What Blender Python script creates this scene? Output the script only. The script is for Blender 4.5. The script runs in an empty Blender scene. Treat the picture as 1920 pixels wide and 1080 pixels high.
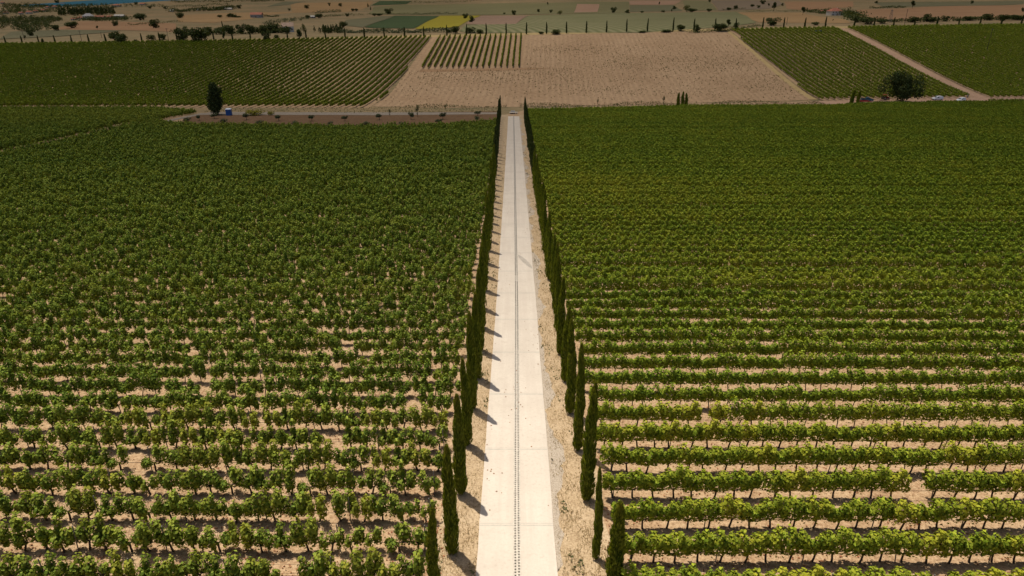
import bpy, math, random
import numpy as np
from mathutils import Vector

# ------------------------------------------------------------------ camera, sky, sun, exposure
SC = bpy.context.scene
COL = SC.collection
F, TH, CZ = 1280.0, math.radians(24.38), 24.1
cam = bpy.data.objects.new("camera", bpy.data.cameras.new("camera"))
COL.objects.link(cam)
cam.location = (0, 0, CZ)
cam.rotation_euler = (math.pi / 2 - TH, 0, 0)
cam.data.sensor_width, cam.data.lens = 36.0, 24.0
cam.data.clip_start, cam.data.clip_end = 0.5, 40000
SC.camera = cam
SUN_EL, SUN_X, SUN_Y = math.radians(69), -0.62, 0.785
W = bpy.data.worlds.new("World")
SC.world = W
W.use_nodes = True
nt = W.node_tree
sky = nt.nodes.new("ShaderNodeTexSky")
sky.sky_type = 'NISHITA'
sky.sun_disc = False
sky.sun_elevation = SUN_EL
sky.sun_rotation = math.atan2(SUN_X, SUN_Y)
sky.dust_density = 4.0
sky.ozone_density = 0.4
bg = nt.nodes["Background"]
bg.inputs[1].default_value = 0.085
nt.links.new(sky.outputs[0], bg.inputs[0])
sl = bpy.data.lights.new("sun", 'SUN')
sl.energy, sl.angle, sl.color = 4.7, math.radians(0.53), (1.0, 0.92, 0.79)
sun = bpy.data.objects.new("sun", sl)
COL.objects.link(sun)
SDIR = Vector((SUN_X * math.cos(SUN_EL), SUN_Y * math.cos(SUN_EL), math.sin(SUN_EL))).normalized()
sun.rotation_euler = SDIR.to_track_quat('Z', 'Y').to_euler()
sun.location = (0, 0, 60)
SC.view_settings.view_transform = 'Standard'
SC.view_settings.look = 'None'
SC.view_settings.exposure = 0.2
SC.view_settings.gamma = 1.0
try:
    SC.cycles.max_bounces = 6
    SC.cycles.diffuse_bounces = 3
    SC.cycles.transmission_bounces = 4
    SC.cycles.volume_bounces = 0
    SC.cycles.caustics_reflective = SC.cycles.caustics_refractive = False
except Exception:
    pass

R = np.random.default_rng(7)
random.seed(7)

# ------------------------------------------------------------------ the lie of the land
_PY = np.array([-400, -60, 0, 90, 180, 240, 270, 290, 310, 335, 370, 410, 450, 490, 600, 800, 1200, 1700, 2400, 3200, 5000], float)
_PZ = np.array([9, 5.136, 0, -7.704, -15.408, -20.544, -23.0, -24.1, -23.6, -21.4, -17.2, -12.2, -7.7, -7.2, -10.6, -15.6, -23.4, -32, -39, -33, -15], float)
def _tang():
    d = np.diff(_PZ) / np.diff(_PY)
    m = np.empty(len(_PY))
    m[0], m[-1] = d[0], d[-1]
    m[1:-1] = (d[1:] + d[:-1]) / 2
    m[1:5] = -0.0856
    return m
_PM = _tang()
def sstep(a, b, x):
    t = np.clip((np.asarray(x, float) - a) / (b - a), 0, 1)
    return t * t * (3 - 2 * t)
def zg(X, Y):
    X = np.asarray(X, float); Y = np.asarray(Y, float)
    y = np.clip(Y, _PY[0], _PY[-1] - 1e-3)
    i = np.clip(np.searchsorted(_PY, y, side='right') - 1, 0, len(_PY) - 2)
    h = _PY[i + 1] - _PY[i]
    t = (y - _PY[i]) / h
    z = ((2 * t**3 - 3 * t**2 + 1) * _PZ[i] + (t**3 - 2 * t**2 + t) * h * _PM[i]
         + (-2 * t**3 + 3 * t**2) * _PZ[i + 1] + (t**3 - t**2) * h * _PM[i + 1])
    z = z + 0.022 * 350 * np.tanh(X / 350) * sstep(290, 450, Y)
    # low rolls far off, and the knoll that hides the sea on the far left
    far = sstep(520, 900, Y)
    z = z + far * (1.6 * np.sin(X / 170 + Y / 260) + 1.1 * np.sin(X / 97 - Y / 141))
    z = z + 15 * np.exp(-((X + 1640) / 210)**2 - ((Y - 2150) / 420)**2)
    z = z + sstep(-1130, -860, X) * sstep(1450, 2000, Y) * 13
    z = z - 14 * np.exp(-((X + 1240) / 190)**4) * sstep(1950, 2230, Y)
    return z
def ray(x, y):
    v = (y - 540) / F; u = (x - 960) / F
    return np.array([u, math.cos(TH) - v * math.sin(TH), -math.sin(TH) - v * math.cos(TH)])
def at(x, y):
    """where the line of sight at photo pixel (x, y) meets the land"""
    d = ray(x, y)
    t = 15.0
    step = 1.0
    while t < 9000:
        p = d * t
        if CZ + p[2] < zg(p[0], p[1]):
            lo, hi = t - step, t
            for _ in range(30):
                m = (lo + hi) / 2
                p = d * m
                if CZ + p[2] < zg(p[0], p[1]): hi = m
                else: lo = m
            p = d * hi
            return float(p[0]), float(p[1]), float(zg(p[0], p[1]))
        step = max(0.5, t * 0.004)
        t += step
    p = d * 3000
    return float(p[0]), float(p[1]), float(zg(p[0], p[1]))
def span(x, y, wpx, hpx):
    """real width and height of something wpx by hpx pixels large whose foot is at pixel (x, y)"""
    X, Y, Z = at(x, y)
    dc = Y * math.cos(TH) + (CZ - Z) * math.sin(TH)
    d = ray(x, y - hpx)
    h = CZ + d[2] / d[1] * Y - Z
    return (X, Y, Z), wpx * dc / F, h

# ------------------------------------------------------------------ helpers
def tag(o, label=None, cat=None, group=None, kind=None):
    if label: o["label"] = label
    if cat: o["category"] = cat
    if group: o["group"] = group
    if kind: o["kind"] = kind
    return o
def empty(name, loc, rz=0.0):
    o = bpy.data.objects.new(name, None)
    COL.objects.link(o)
    o.location = loc
    o.rotation_euler = (0, 0, rz)
    o.empty_display_size = 0.3
    return o
def copy_tree(o, loc=None, rz=None, scale=None):
    c = o.copy()
    COL.objects.link(c)
    for k in ("label", "group"):
        if k in c: del c[k]
    if loc is not None: c.location = loc
    if rz is not None: c.rotation_euler = (0, 0, rz)
    if scale is not None: c.scale = scale
    for ch in o.children:
        d = ch.copy()
        COL.objects.link(d)
        d.parent = c
        for g in ch.children:
            e = g.copy()
            COL.objects.link(e)
            e.parent = d
    return c
def link(name, me, parent=None):
    o = bpy.data.objects.new(name, me)
    COL.objects.link(o)
    if parent is not None: o.parent = parent
    return o
def quadmesh(name, V, mats, mi=None, tint=None, smooth=False):
    """every four rows of V are one face"""
    V = np.ascontiguousarray(V, dtype=np.float32).reshape(-1, 3)
    n = len(V); nf = n // 4
    me = bpy.data.meshes.new(name)
    me.vertices.add(n); me.vertices.foreach_set("co", V.ravel())
    me.loops.add(n); me.loops.foreach_set("vertex_index", np.arange(n, dtype=np.int32))
    me.polygons.add(nf)
    me.polygons.foreach_set("loop_start", np.arange(0, n, 4, dtype=np.int32))
    for m in mats: me.materials.append(m)
    if mi is not None: me.polygons.foreach_set("material_index", np.asarray(mi, dtype=np.int32))
    if tint is not None:
        a = me.attributes.new("tint", 'FLOAT', 'POINT')
        a.data.foreach_set("value", np.repeat(np.asarray(tint, dtype=np.float32), 4))
    me.update(calc_edges=True)
    return me
class MB:
    """collects shapes of one part"""
    def __init__(s): s.v, s.f, s.m = [], [], []
    def add(s, vs, fs, m=0):
        b = len(s.v)
        s.v += [tuple(map(float, v)) for v in vs]
        s.f += [tuple(b + i for i in f) for f in fs]
        s.m += [m] * len(fs)
        return s
    def box(s, c, d, rz=0.0, m=0, taper=1.0):
        x, y, z = d[0] / 2, d[1] / 2, d[2] / 2
        co, si = math.cos(rz), math.sin(rz)
        vs = []
        for k, t in ((-1, 1.0), (1, taper)):
            for a, b in ((-1, -1), (1, -1), (1, 1), (-1, 1)):
                px, py = a * x * t, b * y * t
                vs.append((c[0] + px * co - py * si, c[1] + px * si + py * co, c[2] + k * z))
        return s.add(vs, [(3, 2, 1, 0), (4, 5, 6, 7), (0, 1, 5, 4), (1, 2, 6, 5), (2, 3, 7, 6), (3, 0, 4, 7)], m)
    def tube(s, pts, rads, n=6, m=0, cap=True):
        pts = [Vector(p) for p in pts]
        vs, fs = [], []
        for i, p in enumerate(pts):
            d = (pts[min(i + 1, len(pts) - 1)] - pts[max(i - 1, 0)]).normalized()
            a = d.cross(Vector((0.31, 0.95, 0.1)))
            if a.length < 1e-3: a = d.cross(Vector((1, 0, 0)))
            a.normalize(); b = d.cross(a)
            r = rads[i] if hasattr(rads, '__len__') else rads
            for k in range(n):
                t = 2 * math.pi * k / n
                vs.append(p + a * (r * math.cos(t)) + b * (r * math.sin(t)))
        for i in range(len(pts) - 1):
            for k in range(n):
                fs.append((i * n + k, i * n + (k + 1) % n, (i + 1) * n + (k + 1) % n, (i + 1) * n + k))
        if cap:
            fs.append(tuple(range(n))[::-1])
            fs.append(tuple((len(pts) - 1) * n + k for k in range(n)))
        return s.add(vs, fs, m)
    def prism(s, prof, y0, y1, m=0, inset=0.0):
        """profile in x-z, extruded along y"""
        n = len(prof)
        vs = [(x, y0, z) for x, z in prof] + [(x, y1, z) for x, z in prof]
        fs = [tuple(range(n)), tuple(range(2 * n - 1, n - 1, -1))]
        fs += [(i, i + n, (i + 1) % n + n, (i + 1) % n) for i in range(n)]
        return s.add(vs, fs, m)
    def build(s, name, mats, parent=None, smooth=False):
        me = bpy.data.meshes.new(name)
        me.from_pydata(s.v, [], s.f)
        for mt in (mats if isinstance(mats, (list, tuple)) else [mats]): me.materials.append(mt)
        me.polygons.foreach_set("material_index", s.m)
        if smooth: me.polygons.foreach_set("use_smooth", [True] * len(s.f))
        me.update()
        return link(name, me, parent)

# ------------------------------------------------------------------ materials
def newmat(name):
    m = bpy.data.materials.new(name)
    m.use_nodes = True
    t = m.node_tree
    return m, t, t.nodes, t.links, t.nodes["Principled BSDF"]
def ramp(N, stops):
    r = N.new("ShaderNodeValToRGB")
    e = r.color_ramp.elements
    while len(e) < len(stops): e.new(0.5)
    for i, (p, c) in enumerate(stops):
        e[i].position = p
        e[i].color = (*c, 1)
    return r
def noise(N, L, vec, scale, detail=4, rough=0.6):
    n = N.new("ShaderNodeTexNoise")
    n.inputs["Scale"].default_value = scale
    n.inputs["Detail"].default_value = detail
    n.inputs["Roughness"].default_value = rough
    L.new(vec, n.inputs["Vector"])
    return n
def mix(N, L, fac, a, b, mode='MIX'):
    m = N.new("ShaderNodeMix")
    m.data_type = 'RGBA'
    m.blend_type = mode
    for s, v in ((m.inputs[0], fac), (m.inputs[6], a), (m.inputs[7], b)):
        if isinstance(v, (int, float)): s.default_value = v
        elif isinstance(v, tuple): s.default_value = (*v, 1)
        else: L.new(v, s)
    return m.outputs[2]
def groundmat(name, stops, s1, s2=None, stops2=None, f2=0.5, rough=0.95, bump=0.3, bscale=None, stretch=None, rows=None):
    """two sizes of noise, optional furrows rows=(angle, pitch, colour, strength)"""
    m, t, N, L, P = newmat(name)
    g = N.new("ShaderNodeNewGeometry")
    vec = g.outputs["Position"]
    if stretch:
        mp = N.new("ShaderNodeMapping")
        mp.inputs["Scale"].default_value = stretch
        L.new(vec, mp.inputs["Vector"]); vec = mp.outputs[0]
    n1 = noise(N, L, vec, s1, 6)
    r1 = ramp(N, stops); L.new(n1.outputs["Fac"], r1.inputs[0])
    out = r1.outputs[0]
    if s2:
        n2 = noise(N, L, vec, s2, 4, 0.65)
        r2 = ramp(N, stops2); L.new(n2.outputs["Fac"], r2.inputs[0])
        out = mix(N, L, f2, out, r2.outputs[0])
    if rows:
        ang, pitch, col, k = rows
        mp = N.new("ShaderNodeMapping")
        mp.inputs["Rotation"].default_value = (0, 0, ang)
        L.new(g.outputs["Position"], mp.inputs["Vector"])
        w = N.new("ShaderNodeTexWave")
        w.wave_type = 'BANDS'; w.bands_direction = 'X'
        w.inputs["Scale"].default_value = 0.314 / pitch
        w.inputs["Distortion"].default_value = 1.2
        w.inputs["Detail"].default_value = 3
        w.inputs["Detail Scale"].default_value = 0.6
        L.new(mp.outputs[0], w.inputs["Vector"])
        n3 = noise(N, L, g.outputs["Position"], 0.02, 3)
        mm = N.new("ShaderNodeMath"); mm.operation = 'MULTIPLY'
        L.new(w.outputs["Fac"], mm.inputs[0]); L.new(n3.outputs["Fac"], mm.inputs[1])
        m2 = N.new("ShaderNodeMath"); m2.operation = 'MULTIPLY'; m2.inputs[1].default_value = k * 2
        L.new(mm.outputs[0], m2.inputs[0])
        out = mix(N, L, m2.outputs[0], out, col)
    L.new(out, P.inputs["Base Color"])
    P.inputs["Roughness"].default_value = rough
    P.inputs["Specular IOR Level"].default_value = 0.15
    if bump:
        nb = noise(N, L, g.outputs["Position"], bscale or s1 * 3, 5, 0.7)
        b = N.new("ShaderNodeBump"); b.inputs["Strength"].default_value = bump; b.inputs["Distance"].default_value = 0.08
        L.new(nb.outputs["Fac"], b.inputs["Height"]); L.new(b.outputs[0], P.inputs["Normal"])
    return m
def leafmat(name, dark, mid, light, warm, trans=0.35, rough=0.5):
    m, t, N, L, P = newmat(name)
    g = N.new("ShaderNodeNewGeometry")
    r = ramp(N, [(0.0, dark), (0.55, mid), (1.0, light)])
    L.new(g.outputs["Random Per Island"], r.inputs[0])
    a = N.new("ShaderNodeAttribute"); a.attribute_name = "tint"
    c = mix(N, L, a.outputs["Fac"], r.outputs[0], warm)
    L.new(c, P.inputs["Base Color"])
    P.inputs["Roughness"].default_value = rough + .15
    P.inputs["Specular IOR Level"].default_value = 0.12
    tr = N.new("ShaderNodeBsdfTranslucent")
    c2 = mix(N, L, 1.0, c, (1.0, 0.95, 0.28), 'MULTIPLY')
    L.new(c2, tr.inputs["Color"])
    ms = N.new("ShaderNodeMixShader"); ms.inputs[0].default_value = trans
    L.new(P.outputs[0], ms.inputs[1]); L.new(tr.outputs[0], ms.inputs[2])
    L.new(ms.outputs[0], N["Material Output"].inputs["Surface"])
    return m
def plainmat(name, c, rough=0.6, var=0.25, scale=3.0, metal=0.0, spec=0.4):
    m, t, N, L, P = newmat(name)
    tc = N.new("ShaderNodeTexCoord")
    n = noise(N, L, tc.outputs["Object"], scale, 5)
    r = ramp(N, [(0.3, tuple(x * (1 - var) for x in c)), (0.7, tuple(min(1, x * (1 + var)) for x in c))])
    L.new(n.outputs["Fac"], r.inputs[0]); L.new(r.outputs[0], P.inputs["Base Color"])
    P.inputs["Roughness"].default_value = rough
    P.inputs["Metallic"].default_value = metal
    P.inputs["Specular IOR Level"].default_value = spec
    return m
M = {}
M['far'] = groundmat("dry_farmland", [(0.3, (0.105, 0.115, 0.055)), (0.48, (0.17, 0.145, 0.075)), (0.60, (0.25, 0.18, 0.095)), (0.72, (0.32, 0.225, 0.12))], 0.009,
                     0.09, [(0.35, (0.13, 0.115, 0.055)), (0.65, (0.33, 0.23, 0.125))], 0.45, bump=0, rows=(0.9, 5.0, (0.40, 0.25, 0.13), 0.35))
M['soil'] = groundmat("vineyard_soil", [(0.3, (0.28, 0.172, 0.095)), (0.5, (0.39, 0.262, 0.15)), (0.72, (0.48, 0.35, 0.215))], 0.55,
                      6.0, [(0.38, (0.17, 0.088, 0.048)), (0.5, (0.39, 0.26, 0.15)), (0.64, (0.54, 0.40, 0.255))], 0.5, bump=0.6, bscale=9)
M['verge'] = groundmat("dry_verge", [(0.3, (0.30, 0.215, 0.125)), (0.5, (0.42, 0.31, 0.19)), (0.72, (0.50, 0.385, 0.255))], 0.7,
                       9.0, [(0.36, (0.19, 0.12, 0.065)), (0.5, (0.44, 0.32, 0.19)), (0.66, (0.60, 0.47, 0.31))], 0.5, bump=0.7, bscale=12)
M['gravel'] = groundmat("grey_gravel", [(0.3, (0.38, 0.305, 0.22)), (0.7, (0.50, 0.415, 0.315))], 1.1,
                        16.0, [(0.38, (0.18, 0.145, 0.115)), (0.6, (0.53, 0.46, 0.38))], 0.55, bump=0.6, bscale=20)
M['stubble'] = groundmat("bare_field", [(0.3, (0.31, 0.195, 0.105)), (0.5, (0.40, 0.262, 0.148)), (0.72, (0.475, 0.325, 0.195))], 0.035,
                         0.6, [(0.34, (0.20, 0.13, 0.072)), (0.5, (0.39, 0.257, 0.148)), (0.68, (0.475, 0.33, 0.20))], 0.5, bump=0.5, bscale=2,
                         rows=(0.05, 2.6, (0.30, 0.195, 0.115), 0.5))
M['drygrass'] = groundmat("dry_grass_margin", [(0.3, (0.36, 0.25, 0.11)), (0.7, (0.48, 0.34, 0.16))], 0.1,
                          1.2, [(0.36, (0.26, 0.20, 0.08)), (0.66, (0.52, 0.38, 0.19))], 0.5, bump=0.3, bscale=2)
M['path'] = groundmat("worn_gravel_path", [(0.3, (0.20, 0.165, 0.13)), (0.7, (0.30, 0.25, 0.20))], 0.4,
                      2.0, [(0.38, (0.15, 0.12, 0.09)), (0.6, (0.33, 0.28, 0.225))], 0.5, bump=0.3, bscale=3)
M['headland'] = groundmat("headland_soil", [(0.3, (0.25, 0.15, 0.08)), (0.7, (0.36, 0.22, 0.12))], 0.3,
                      1.0, [(0.36, (0.20, 0.12, 0.065)), (0.66, (0.42, 0.26, 0.14))], 0.5, bump=0.5, bscale=2)
M['goldfield'] = groundmat("golden_stubble", [(0.3, (0.30, 0.185, 0.085)), (0.7, (0.40, 0.25, 0.115))], 0.015,
                      0.12, [(0.35, (0.25, 0.155, 0.07)), (0.65, (0.42, 0.265, 0.125))], 0.4, bump=0, rows=(-0.7, 9.0, (0.22, 0.14, 0.065), 0.5))
M['redfield'] = groundmat("red_brown_stubble", [(0.3, (0.25, 0.135, 0.07)), (0.7, (0.33, 0.185, 0.095))], 0.015,
                      0.12, [(0.35, (0.21, 0.12, 0.06)), (0.65, (0.35, 0.20, 0.105))], 0.4, bump=0, rows=(1.1, 8.0, (0.36, 0.22, 0.12), 0.45))
M['brownsoil'] = groundmat("tilled_soil", [(0.3, (0.125, 0.070, 0.034)), (0.7, (0.18, 0.105, 0.055))], 0.15,
                           1.2, [(0.36, (0.09, 0.05, 0.025)), (0.66, (0.20, 0.12, 0.065))], 0.5, bump=0.6, bscale=2.5)
M['dirt'] = groundmat("dirt_track", [(0.3, (0.36, 0.22, 0.14)), (0.7, (0.47, 0.30, 0.20))], 0.1,
                      1.0, [(0.36, (0.30, 0.18, 0.11)), (0.66, (0.52, 0.36, 0.25))], 0.5, bump=0.3, bscale=2)
M['darkgreen'] = groundmat("green_crop", [(0.3, (0.045, 0.075, 0.025)), (0.7, (0.07, 0.105, 0.035))], 0.06,
                           0.5, [(0.35, (0.035, 0.06, 0.02)), (0.65, (0.10, 0.13, 0.05))], 0.5, bump=0, rows=(0.5, 3.0, (0.025, 0.045, 0.015), 0.7))
M['yellow'] = groundmat("sunflower_field", [(0.3, (0.26, 0.21, 0.015)), (0.7, (0.33, 0.26, 0.022))], 0.05,
                        0.6, [(0.35, (0.20, 0.19, 0.02)), (0.65, (0.42, 0.32, 0.02))], 0.5, bump=0, rows=(0.5, 2.5, (0.17, 0.16, 0.02), 0.4))
M['plough'] = groundmat("ploughed_land", [(0.3, (0.20, 0.125, 0.085)), (0.7, (0.29, 0.185, 0.13))], 0.04,
                        0.4, [(0.35, (0.16, 0.10, 0.07)), (0.65, (0.31, 0.2, 0.14))], 0.5, bump=0, rows=(0.75, 4.0, (0.34, 0.23, 0.15), 0.5))
M['cotton'] = groundmat("striped_crop", [(0.35, (0.125, 0.130, 0.045)), (0.65, (0.165, 0.160, 0.065))], 0.012,
                        0.35, [(0.35, (0.09, 0.115, 0.045)), (0.65, (0.19, 0.19, 0.10))], 0.45, bump=0, rows=(-0.12, 6.0, (0.30, 0.25, 0.14), 0.55))
M['palegreen'] = groundmat("pale_green_field", [(0.35, (0.150, 0.135, 0.052)), (0.65, (0.195, 0.170, 0.068))], 0.008,
                           0.2, [(0.35, (0.11, 0.12, 0.055)), (0.65, (0.21, 0.19, 0.10))], 0.4, bump=0, rows=(0.3, 7.0, (0.22, 0.19, 0.11), 0.3))
M['olivefield'] = groundmat("grey_green_field", [(0.35, (0.12, 0.115, 0.06)), (0.65, (0.17, 0.15, 0.08))], 0.03,
                            0.3, [(0.35, (0.09, 0.095, 0.05)), (0.65, (0.2, 0.17, 0.095))], 0.45, bump=0)
M['fallow'] = groundmat("grey_fallow", [(0.35, (0.19, 0.14, 0.095)), (0.65, (0.25, 0.18, 0.12))], 0.02,
                        0.3, [(0.35, (0.16, 0.12, 0.08)), (0.65, (0.27, 0.2, 0.135))], 0.45, bump=0, rows=(-0.4, 6.0, (0.15, 0.12, 0.075), 0.4))
M['pink'] = groundmat("ploughed_pink", [(0.35, (0.33, 0.195, 0.125)), (0.65, (0.40, 0.25, 0.16))], 0.02,
                      0.3, [(0.35, (0.28, 0.17, 0.11)), (0.65, (0.42, 0.27, 0.18))], 0.45, bump=0, rows=(0.0, 7.0, (0.25, 0.15, 0.1), 0.4))
M['vine_r'] = leafmat("grape_leaf_full", (0.066, 0.108, 0.008), (0.160, 0.240, 0.015), (0.33, 0.415, 0.036), (0.50, 0.44, 0.035), 0.25)
M['vine_l'] = leafmat("grape_leaf_deep", (0.064, 0.108, 0.013), (0.150, 0.228, 0.025), (0.315, 0.395, 0.058), (0.48, 0.43, 0.05), 0.28)
M['cyp'] = leafmat("cypress_sprays", (0.07, 0.105, 0.011), (0.145, 0.195, 0.018), (0.26, 0.30, 0.030), (0.28, 0.26, 0.045), 0.35, 0.6)
M['tree'] = leafmat("tree_leaf", (0.028, 0.046, 0.014), (0.058, 0.082, 0.024), (0.105, 0.125, 0.038), (0.2, 0.19, 0.05), 0.2, 0.55)
M['olive'] = leafmat("olive_leaf", (0.05, 0.065, 0.03), (0.095, 0.115, 0.055), (0.16, 0.175, 0.095), (0.2, 0.2, 0.08), 0.15, 0.5)
M['ybush'] = leafmat("yellow_shrub_leaf", (0.13, 0.13, 0.012), (0.22, 0.20, 0.015), (0.30, 0.26, 0.02), (0.3, 0.26, 0.03), 0.25, 0.6)
M['weed'] = leafmat("weed_leaf", (0.06, 0.08, 0.03), (0.10, 0.115, 0.045), (0.16, 0.16, 0.07), (0.30, 0.22, 0.11), 0.2, 0.7)
M['straw'] = leafmat("dry_straw", (0.30, 0.20, 0.10), (0.46, 0.34, 0.19), (0.60, 0.47, 0.29), (0.16, 0.17, 0.05), 0.25, 0.8)
M['litter'] = leafmat("fallen_leaf", (0.20, 0.075, 0.04), (0.31, 0.12, 0.06), (0.40, 0.20, 0.10), (0.3, 0.2, 0.1), 0.15, 0.7)
M['bark'] = plainmat("bark", (0.085, 0.060, 0.045), 0.9, 0.4, 8)
M['vinewood'] = plainmat("vine_wood", (0.060, 0.043, 0.034), 0.95, 0.4, 12)
M['post'] = plainmat("steel_stake", (0.16, 0.15, 0.14), 0.6, 0.2, 6)
M['wire'] = plainmat("dark_wire", (0.05, 0.045, 0.042), 0.6, 0.1)
M['stain'] = plainmat("damp_concrete", (0.40, 0.355, 0.30), 0.9, 0.15, 1.5)
M['joint'] = plainmat("joint_filler", (0.40, 0.385, 0.33), 0.9, 0.2, 4)
M['grate'] = plainmat("grate_concrete", (0.50, 0.45, 0.38), 0.85, 0.2, 5)
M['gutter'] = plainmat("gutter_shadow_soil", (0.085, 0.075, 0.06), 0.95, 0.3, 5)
M['stone'] = plainmat("pale_stone", (0.62, 0.56, 0.46), 0.85, 0.12, 2)
M['greystone'] = plainmat("grey_stone", (0.42, 0.40, 0.40), 0.85, 0.12, 2)
M['plaster'] = plainmat("plaster", (0.62, 0.58, 0.52), 0.9, 0.1, 0.5)
M['greywall'] = plainmat("grey_plaster", (0.36, 0.34, 0.32), 0.9, 0.12, 0.5)
M['rooftile'] = plainmat("red_roof_tile", (0.42, 0.15, 0.09), 0.85, 0.25, 0.8)
M['rooftan'] = plainmat("tan_roof_tile", (0.45, 0.30, 0.21), 0.85, 0.2, 0.8)
M['winglass'] = plainmat("window_glass", (0.03, 0.035, 0.04), 0.1, 0.1, 1, 0, 0.6)
M['wooddoor'] = plainmat("wood_door", (0.14, 0.08, 0.05), 0.7, 0.2, 3)
M['blue'] = plainmat("blue_plastic", (0.02, 0.10, 0.34), 0.5, 0.1, 2)
M['white'] = plainmat("white_paint", (0.78, 0.80, 0.82), 0.35, 0.04, 1, 0, 0.5)
M['teal'] = plainmat("teal_paint", (0.025, 0.09, 0.125), 0.3, 0.06, 1, 0, 0.5)
M['redpaint'] = plainmat("red_paint", (0.36, 0.03, 0.025), 0.45, 0.1, 1, 0, 0.5)
M['rubber'] = plainmat("rubber", (0.02, 0.02, 0.02), 0.85, 0.2, 4)
M['rim'] = plainmat("wheel_rim", (0.4, 0.4, 0.42), 0.35, 0.1, 4, 0.6)
M['navy'] = plainmat("navy_tarp", (0.035, 0.05, 0.075), 0.7, 0.2, 2)
M['lamp'] = plainmat("lamp_lens", (0.75, 0.72, 0.66), 0.15, 0.05)
M['skin'] = plainmat("skin", (0.42, 0.25, 0.17), 0.6, 0.08)
M['shirt'] = plainmat("pale_shirt", (0.55, 0.62, 0.66), 0.9, 0.1)
M['trousers'] = plainmat("dark_trousers", (0.05, 0.06, 0.085), 0.9, 0.15)
M['hair'] = plainmat("dark_hair", (0.02, 0.016, 0.012), 0.8, 0.2)

# ------------------------------------------------------------------ ground, sea, fields
def landsheet(name, X, Y, mat, dz=0.0, kind="structure"):
    nv, nu = X.shape
    Z = zg(X, Y) + dz
    V = np.stack([X, Y, Z], -1).reshape(-1, 3).astype(np.float32)
    i = np.arange(nv - 1)[:, None] * nu + np.arange(nu - 1)[None]
    Fc = np.stack([i, i + 1, i + nu + 1, i + nu], -1).reshape(-1, 4).astype(np.int32)
    me = bpy.data.meshes.new(name)
    me.vertices.add(len(V)); me.vertices.foreach_set("co", V.ravel())
    me.loops.add(Fc.size); me.loops.foreach_set("vertex_index", Fc.ravel())
    me.polygons.add(len(Fc)); me.polygons.foreach_set("loop_start", np.arange(0, Fc.size, 4, dtype=np.int32))
    me.polygons.foreach_set("use_smooth", np.ones(len(Fc), dtype=bool))
    me.materials.append(mat)
    me.update(calc_edges=True)
    o = link(name, me)
    o["kind"] = kind
    return o
yl = np.concatenate([np.arange(-60, 520, 2.0), np.geomspace(520, 5200, 170)])
ul = np.linspace(-1, 1, 241)
GX = ul[None] * (60 + 1.05 * np.maximum(yl, 0))[:, None]
GY = np.repeat(yl[:, None], 241, 1)
gnd = landsheet("ground", GX, GY, M['far'])
m, t, N, L, P = newmat("sea_water")
P.inputs["Base Color"].default_value = (0.003, 0.10, 0.16, 1)
P.inputs["Roughness"].default_value = 0.6
P.inputs["Specular IOR Level"].default_value = 0.08
g_ = N.new("ShaderNodeNewGeometry")
nb = noise(N, L, g_.outputs["Position"], 0.05, 4)
b_ = N.new("ShaderNodeBump"); b_.inputs["Strength"].default_value = 0.3
L.new(nb.outputs["Fac"], b_.inputs["Height"]); L.new(b_.outputs[0], P.inputs["Normal"])
sea = MB().add([(-9000, 1500, -45), (9000, 1500, -45), (9000, 15000, -45), (-9000, 15000, -45)], [(0, 1, 2, 3)]).build("sea", m)
sea["kind"] = "structure"

def worldpoly(px): return [at(*p)[:2] for p in px]
def sheet(name, poly, mat, dz, n=24, wob=0.0):
    """a field draped over the land; poly in world metres, no notches along X"""
    P_ = np.array(poly)
    y0, y1 = P_[:, 1].min(), P_[:, 1].max()
    ys = np.linspace(y0 + 1e-4, y1 - 1e-4, n)
    rowsX = []
    for y in ys:
        xs = []
        for a, b in zip(P_, np.roll(P_, -1, 0)):
            if (a[1] - y) * (b[1] - y) <= 0 and a[1] != b[1]:
                xs.append(a[0] + (b[0] - a[0]) * (y - a[1]) / (b[1] - a[1]))
        j = R.normal(0, wob, 2) if wob else (0, 0)
        rowsX.append(np.linspace(min(xs) + j[0], max(xs) + j[1], n))
    X = np.array(rowsX)
    return landsheet(name, X, np.repeat(ys[:, None], n, 1), mat, dz)
sheet("vineyard_soil", [(-30, -30), (30, -30), (290, 296), (250, 310), (130, 300), (60, 296), (9, 284), (-4.6, 254), (-60, 226), (-290, 258)], M['soil'], 0.02, 60)
RXL, RXR = np.array([-1.80, -1.73, -1.55, -1.42, -1.38]), np.array([2.12, 2.2, 2.38, 2.54, 2.6])
RYS = np.array([-30, 28, 60, 150, 256.0])
def rl(y): return np.interp(y, RYS, RXL)
def rr(y): return np.interp(y, RYS, RXR)
ys = np.linspace(-28, 258, 200)
def strip(name, fa, fb, mat, dz, n=8, ysv=ys, wob=0.0):
    A, B = fa(ysv), fb(ysv)
    if wob: B = B + R.normal(0, wob, len(ysv)); A = A + R.normal(0, wob, len(ysv)) * 0
    u = np.linspace(0, 1, n)
    return landsheet(name, A[:, None] * (1 - u) + B[:, None] * u, np.repeat(ysv[:, None], n, 1), mat, dz)
strip("dry_verge", lambda y: np.interp(y, [0, 60, 250], [-3.9, -3.8, -5.0]) + R.normal(0, .12, len(y)), rl, M['verge'], 0.032)
strip("grassy_verge", rr, lambda y: np.interp(y, [0, 60, 250], [5.2, 5.0, 5.4]), M['verge'], 0.032, wob=.12)
yg = np.linspace(-28, 250, 500)
strip("gravel_edge", rr, lambda y: rr(y) + np.clip(0.42 + 0.5 * np.sin(y / 3.1) * np.sin(y / 7.7 + 1) + .25 * np.sin(y / 1.3), 0.02, 2), M['gravel'], 0.036, 6, yg, 0.10)

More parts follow.
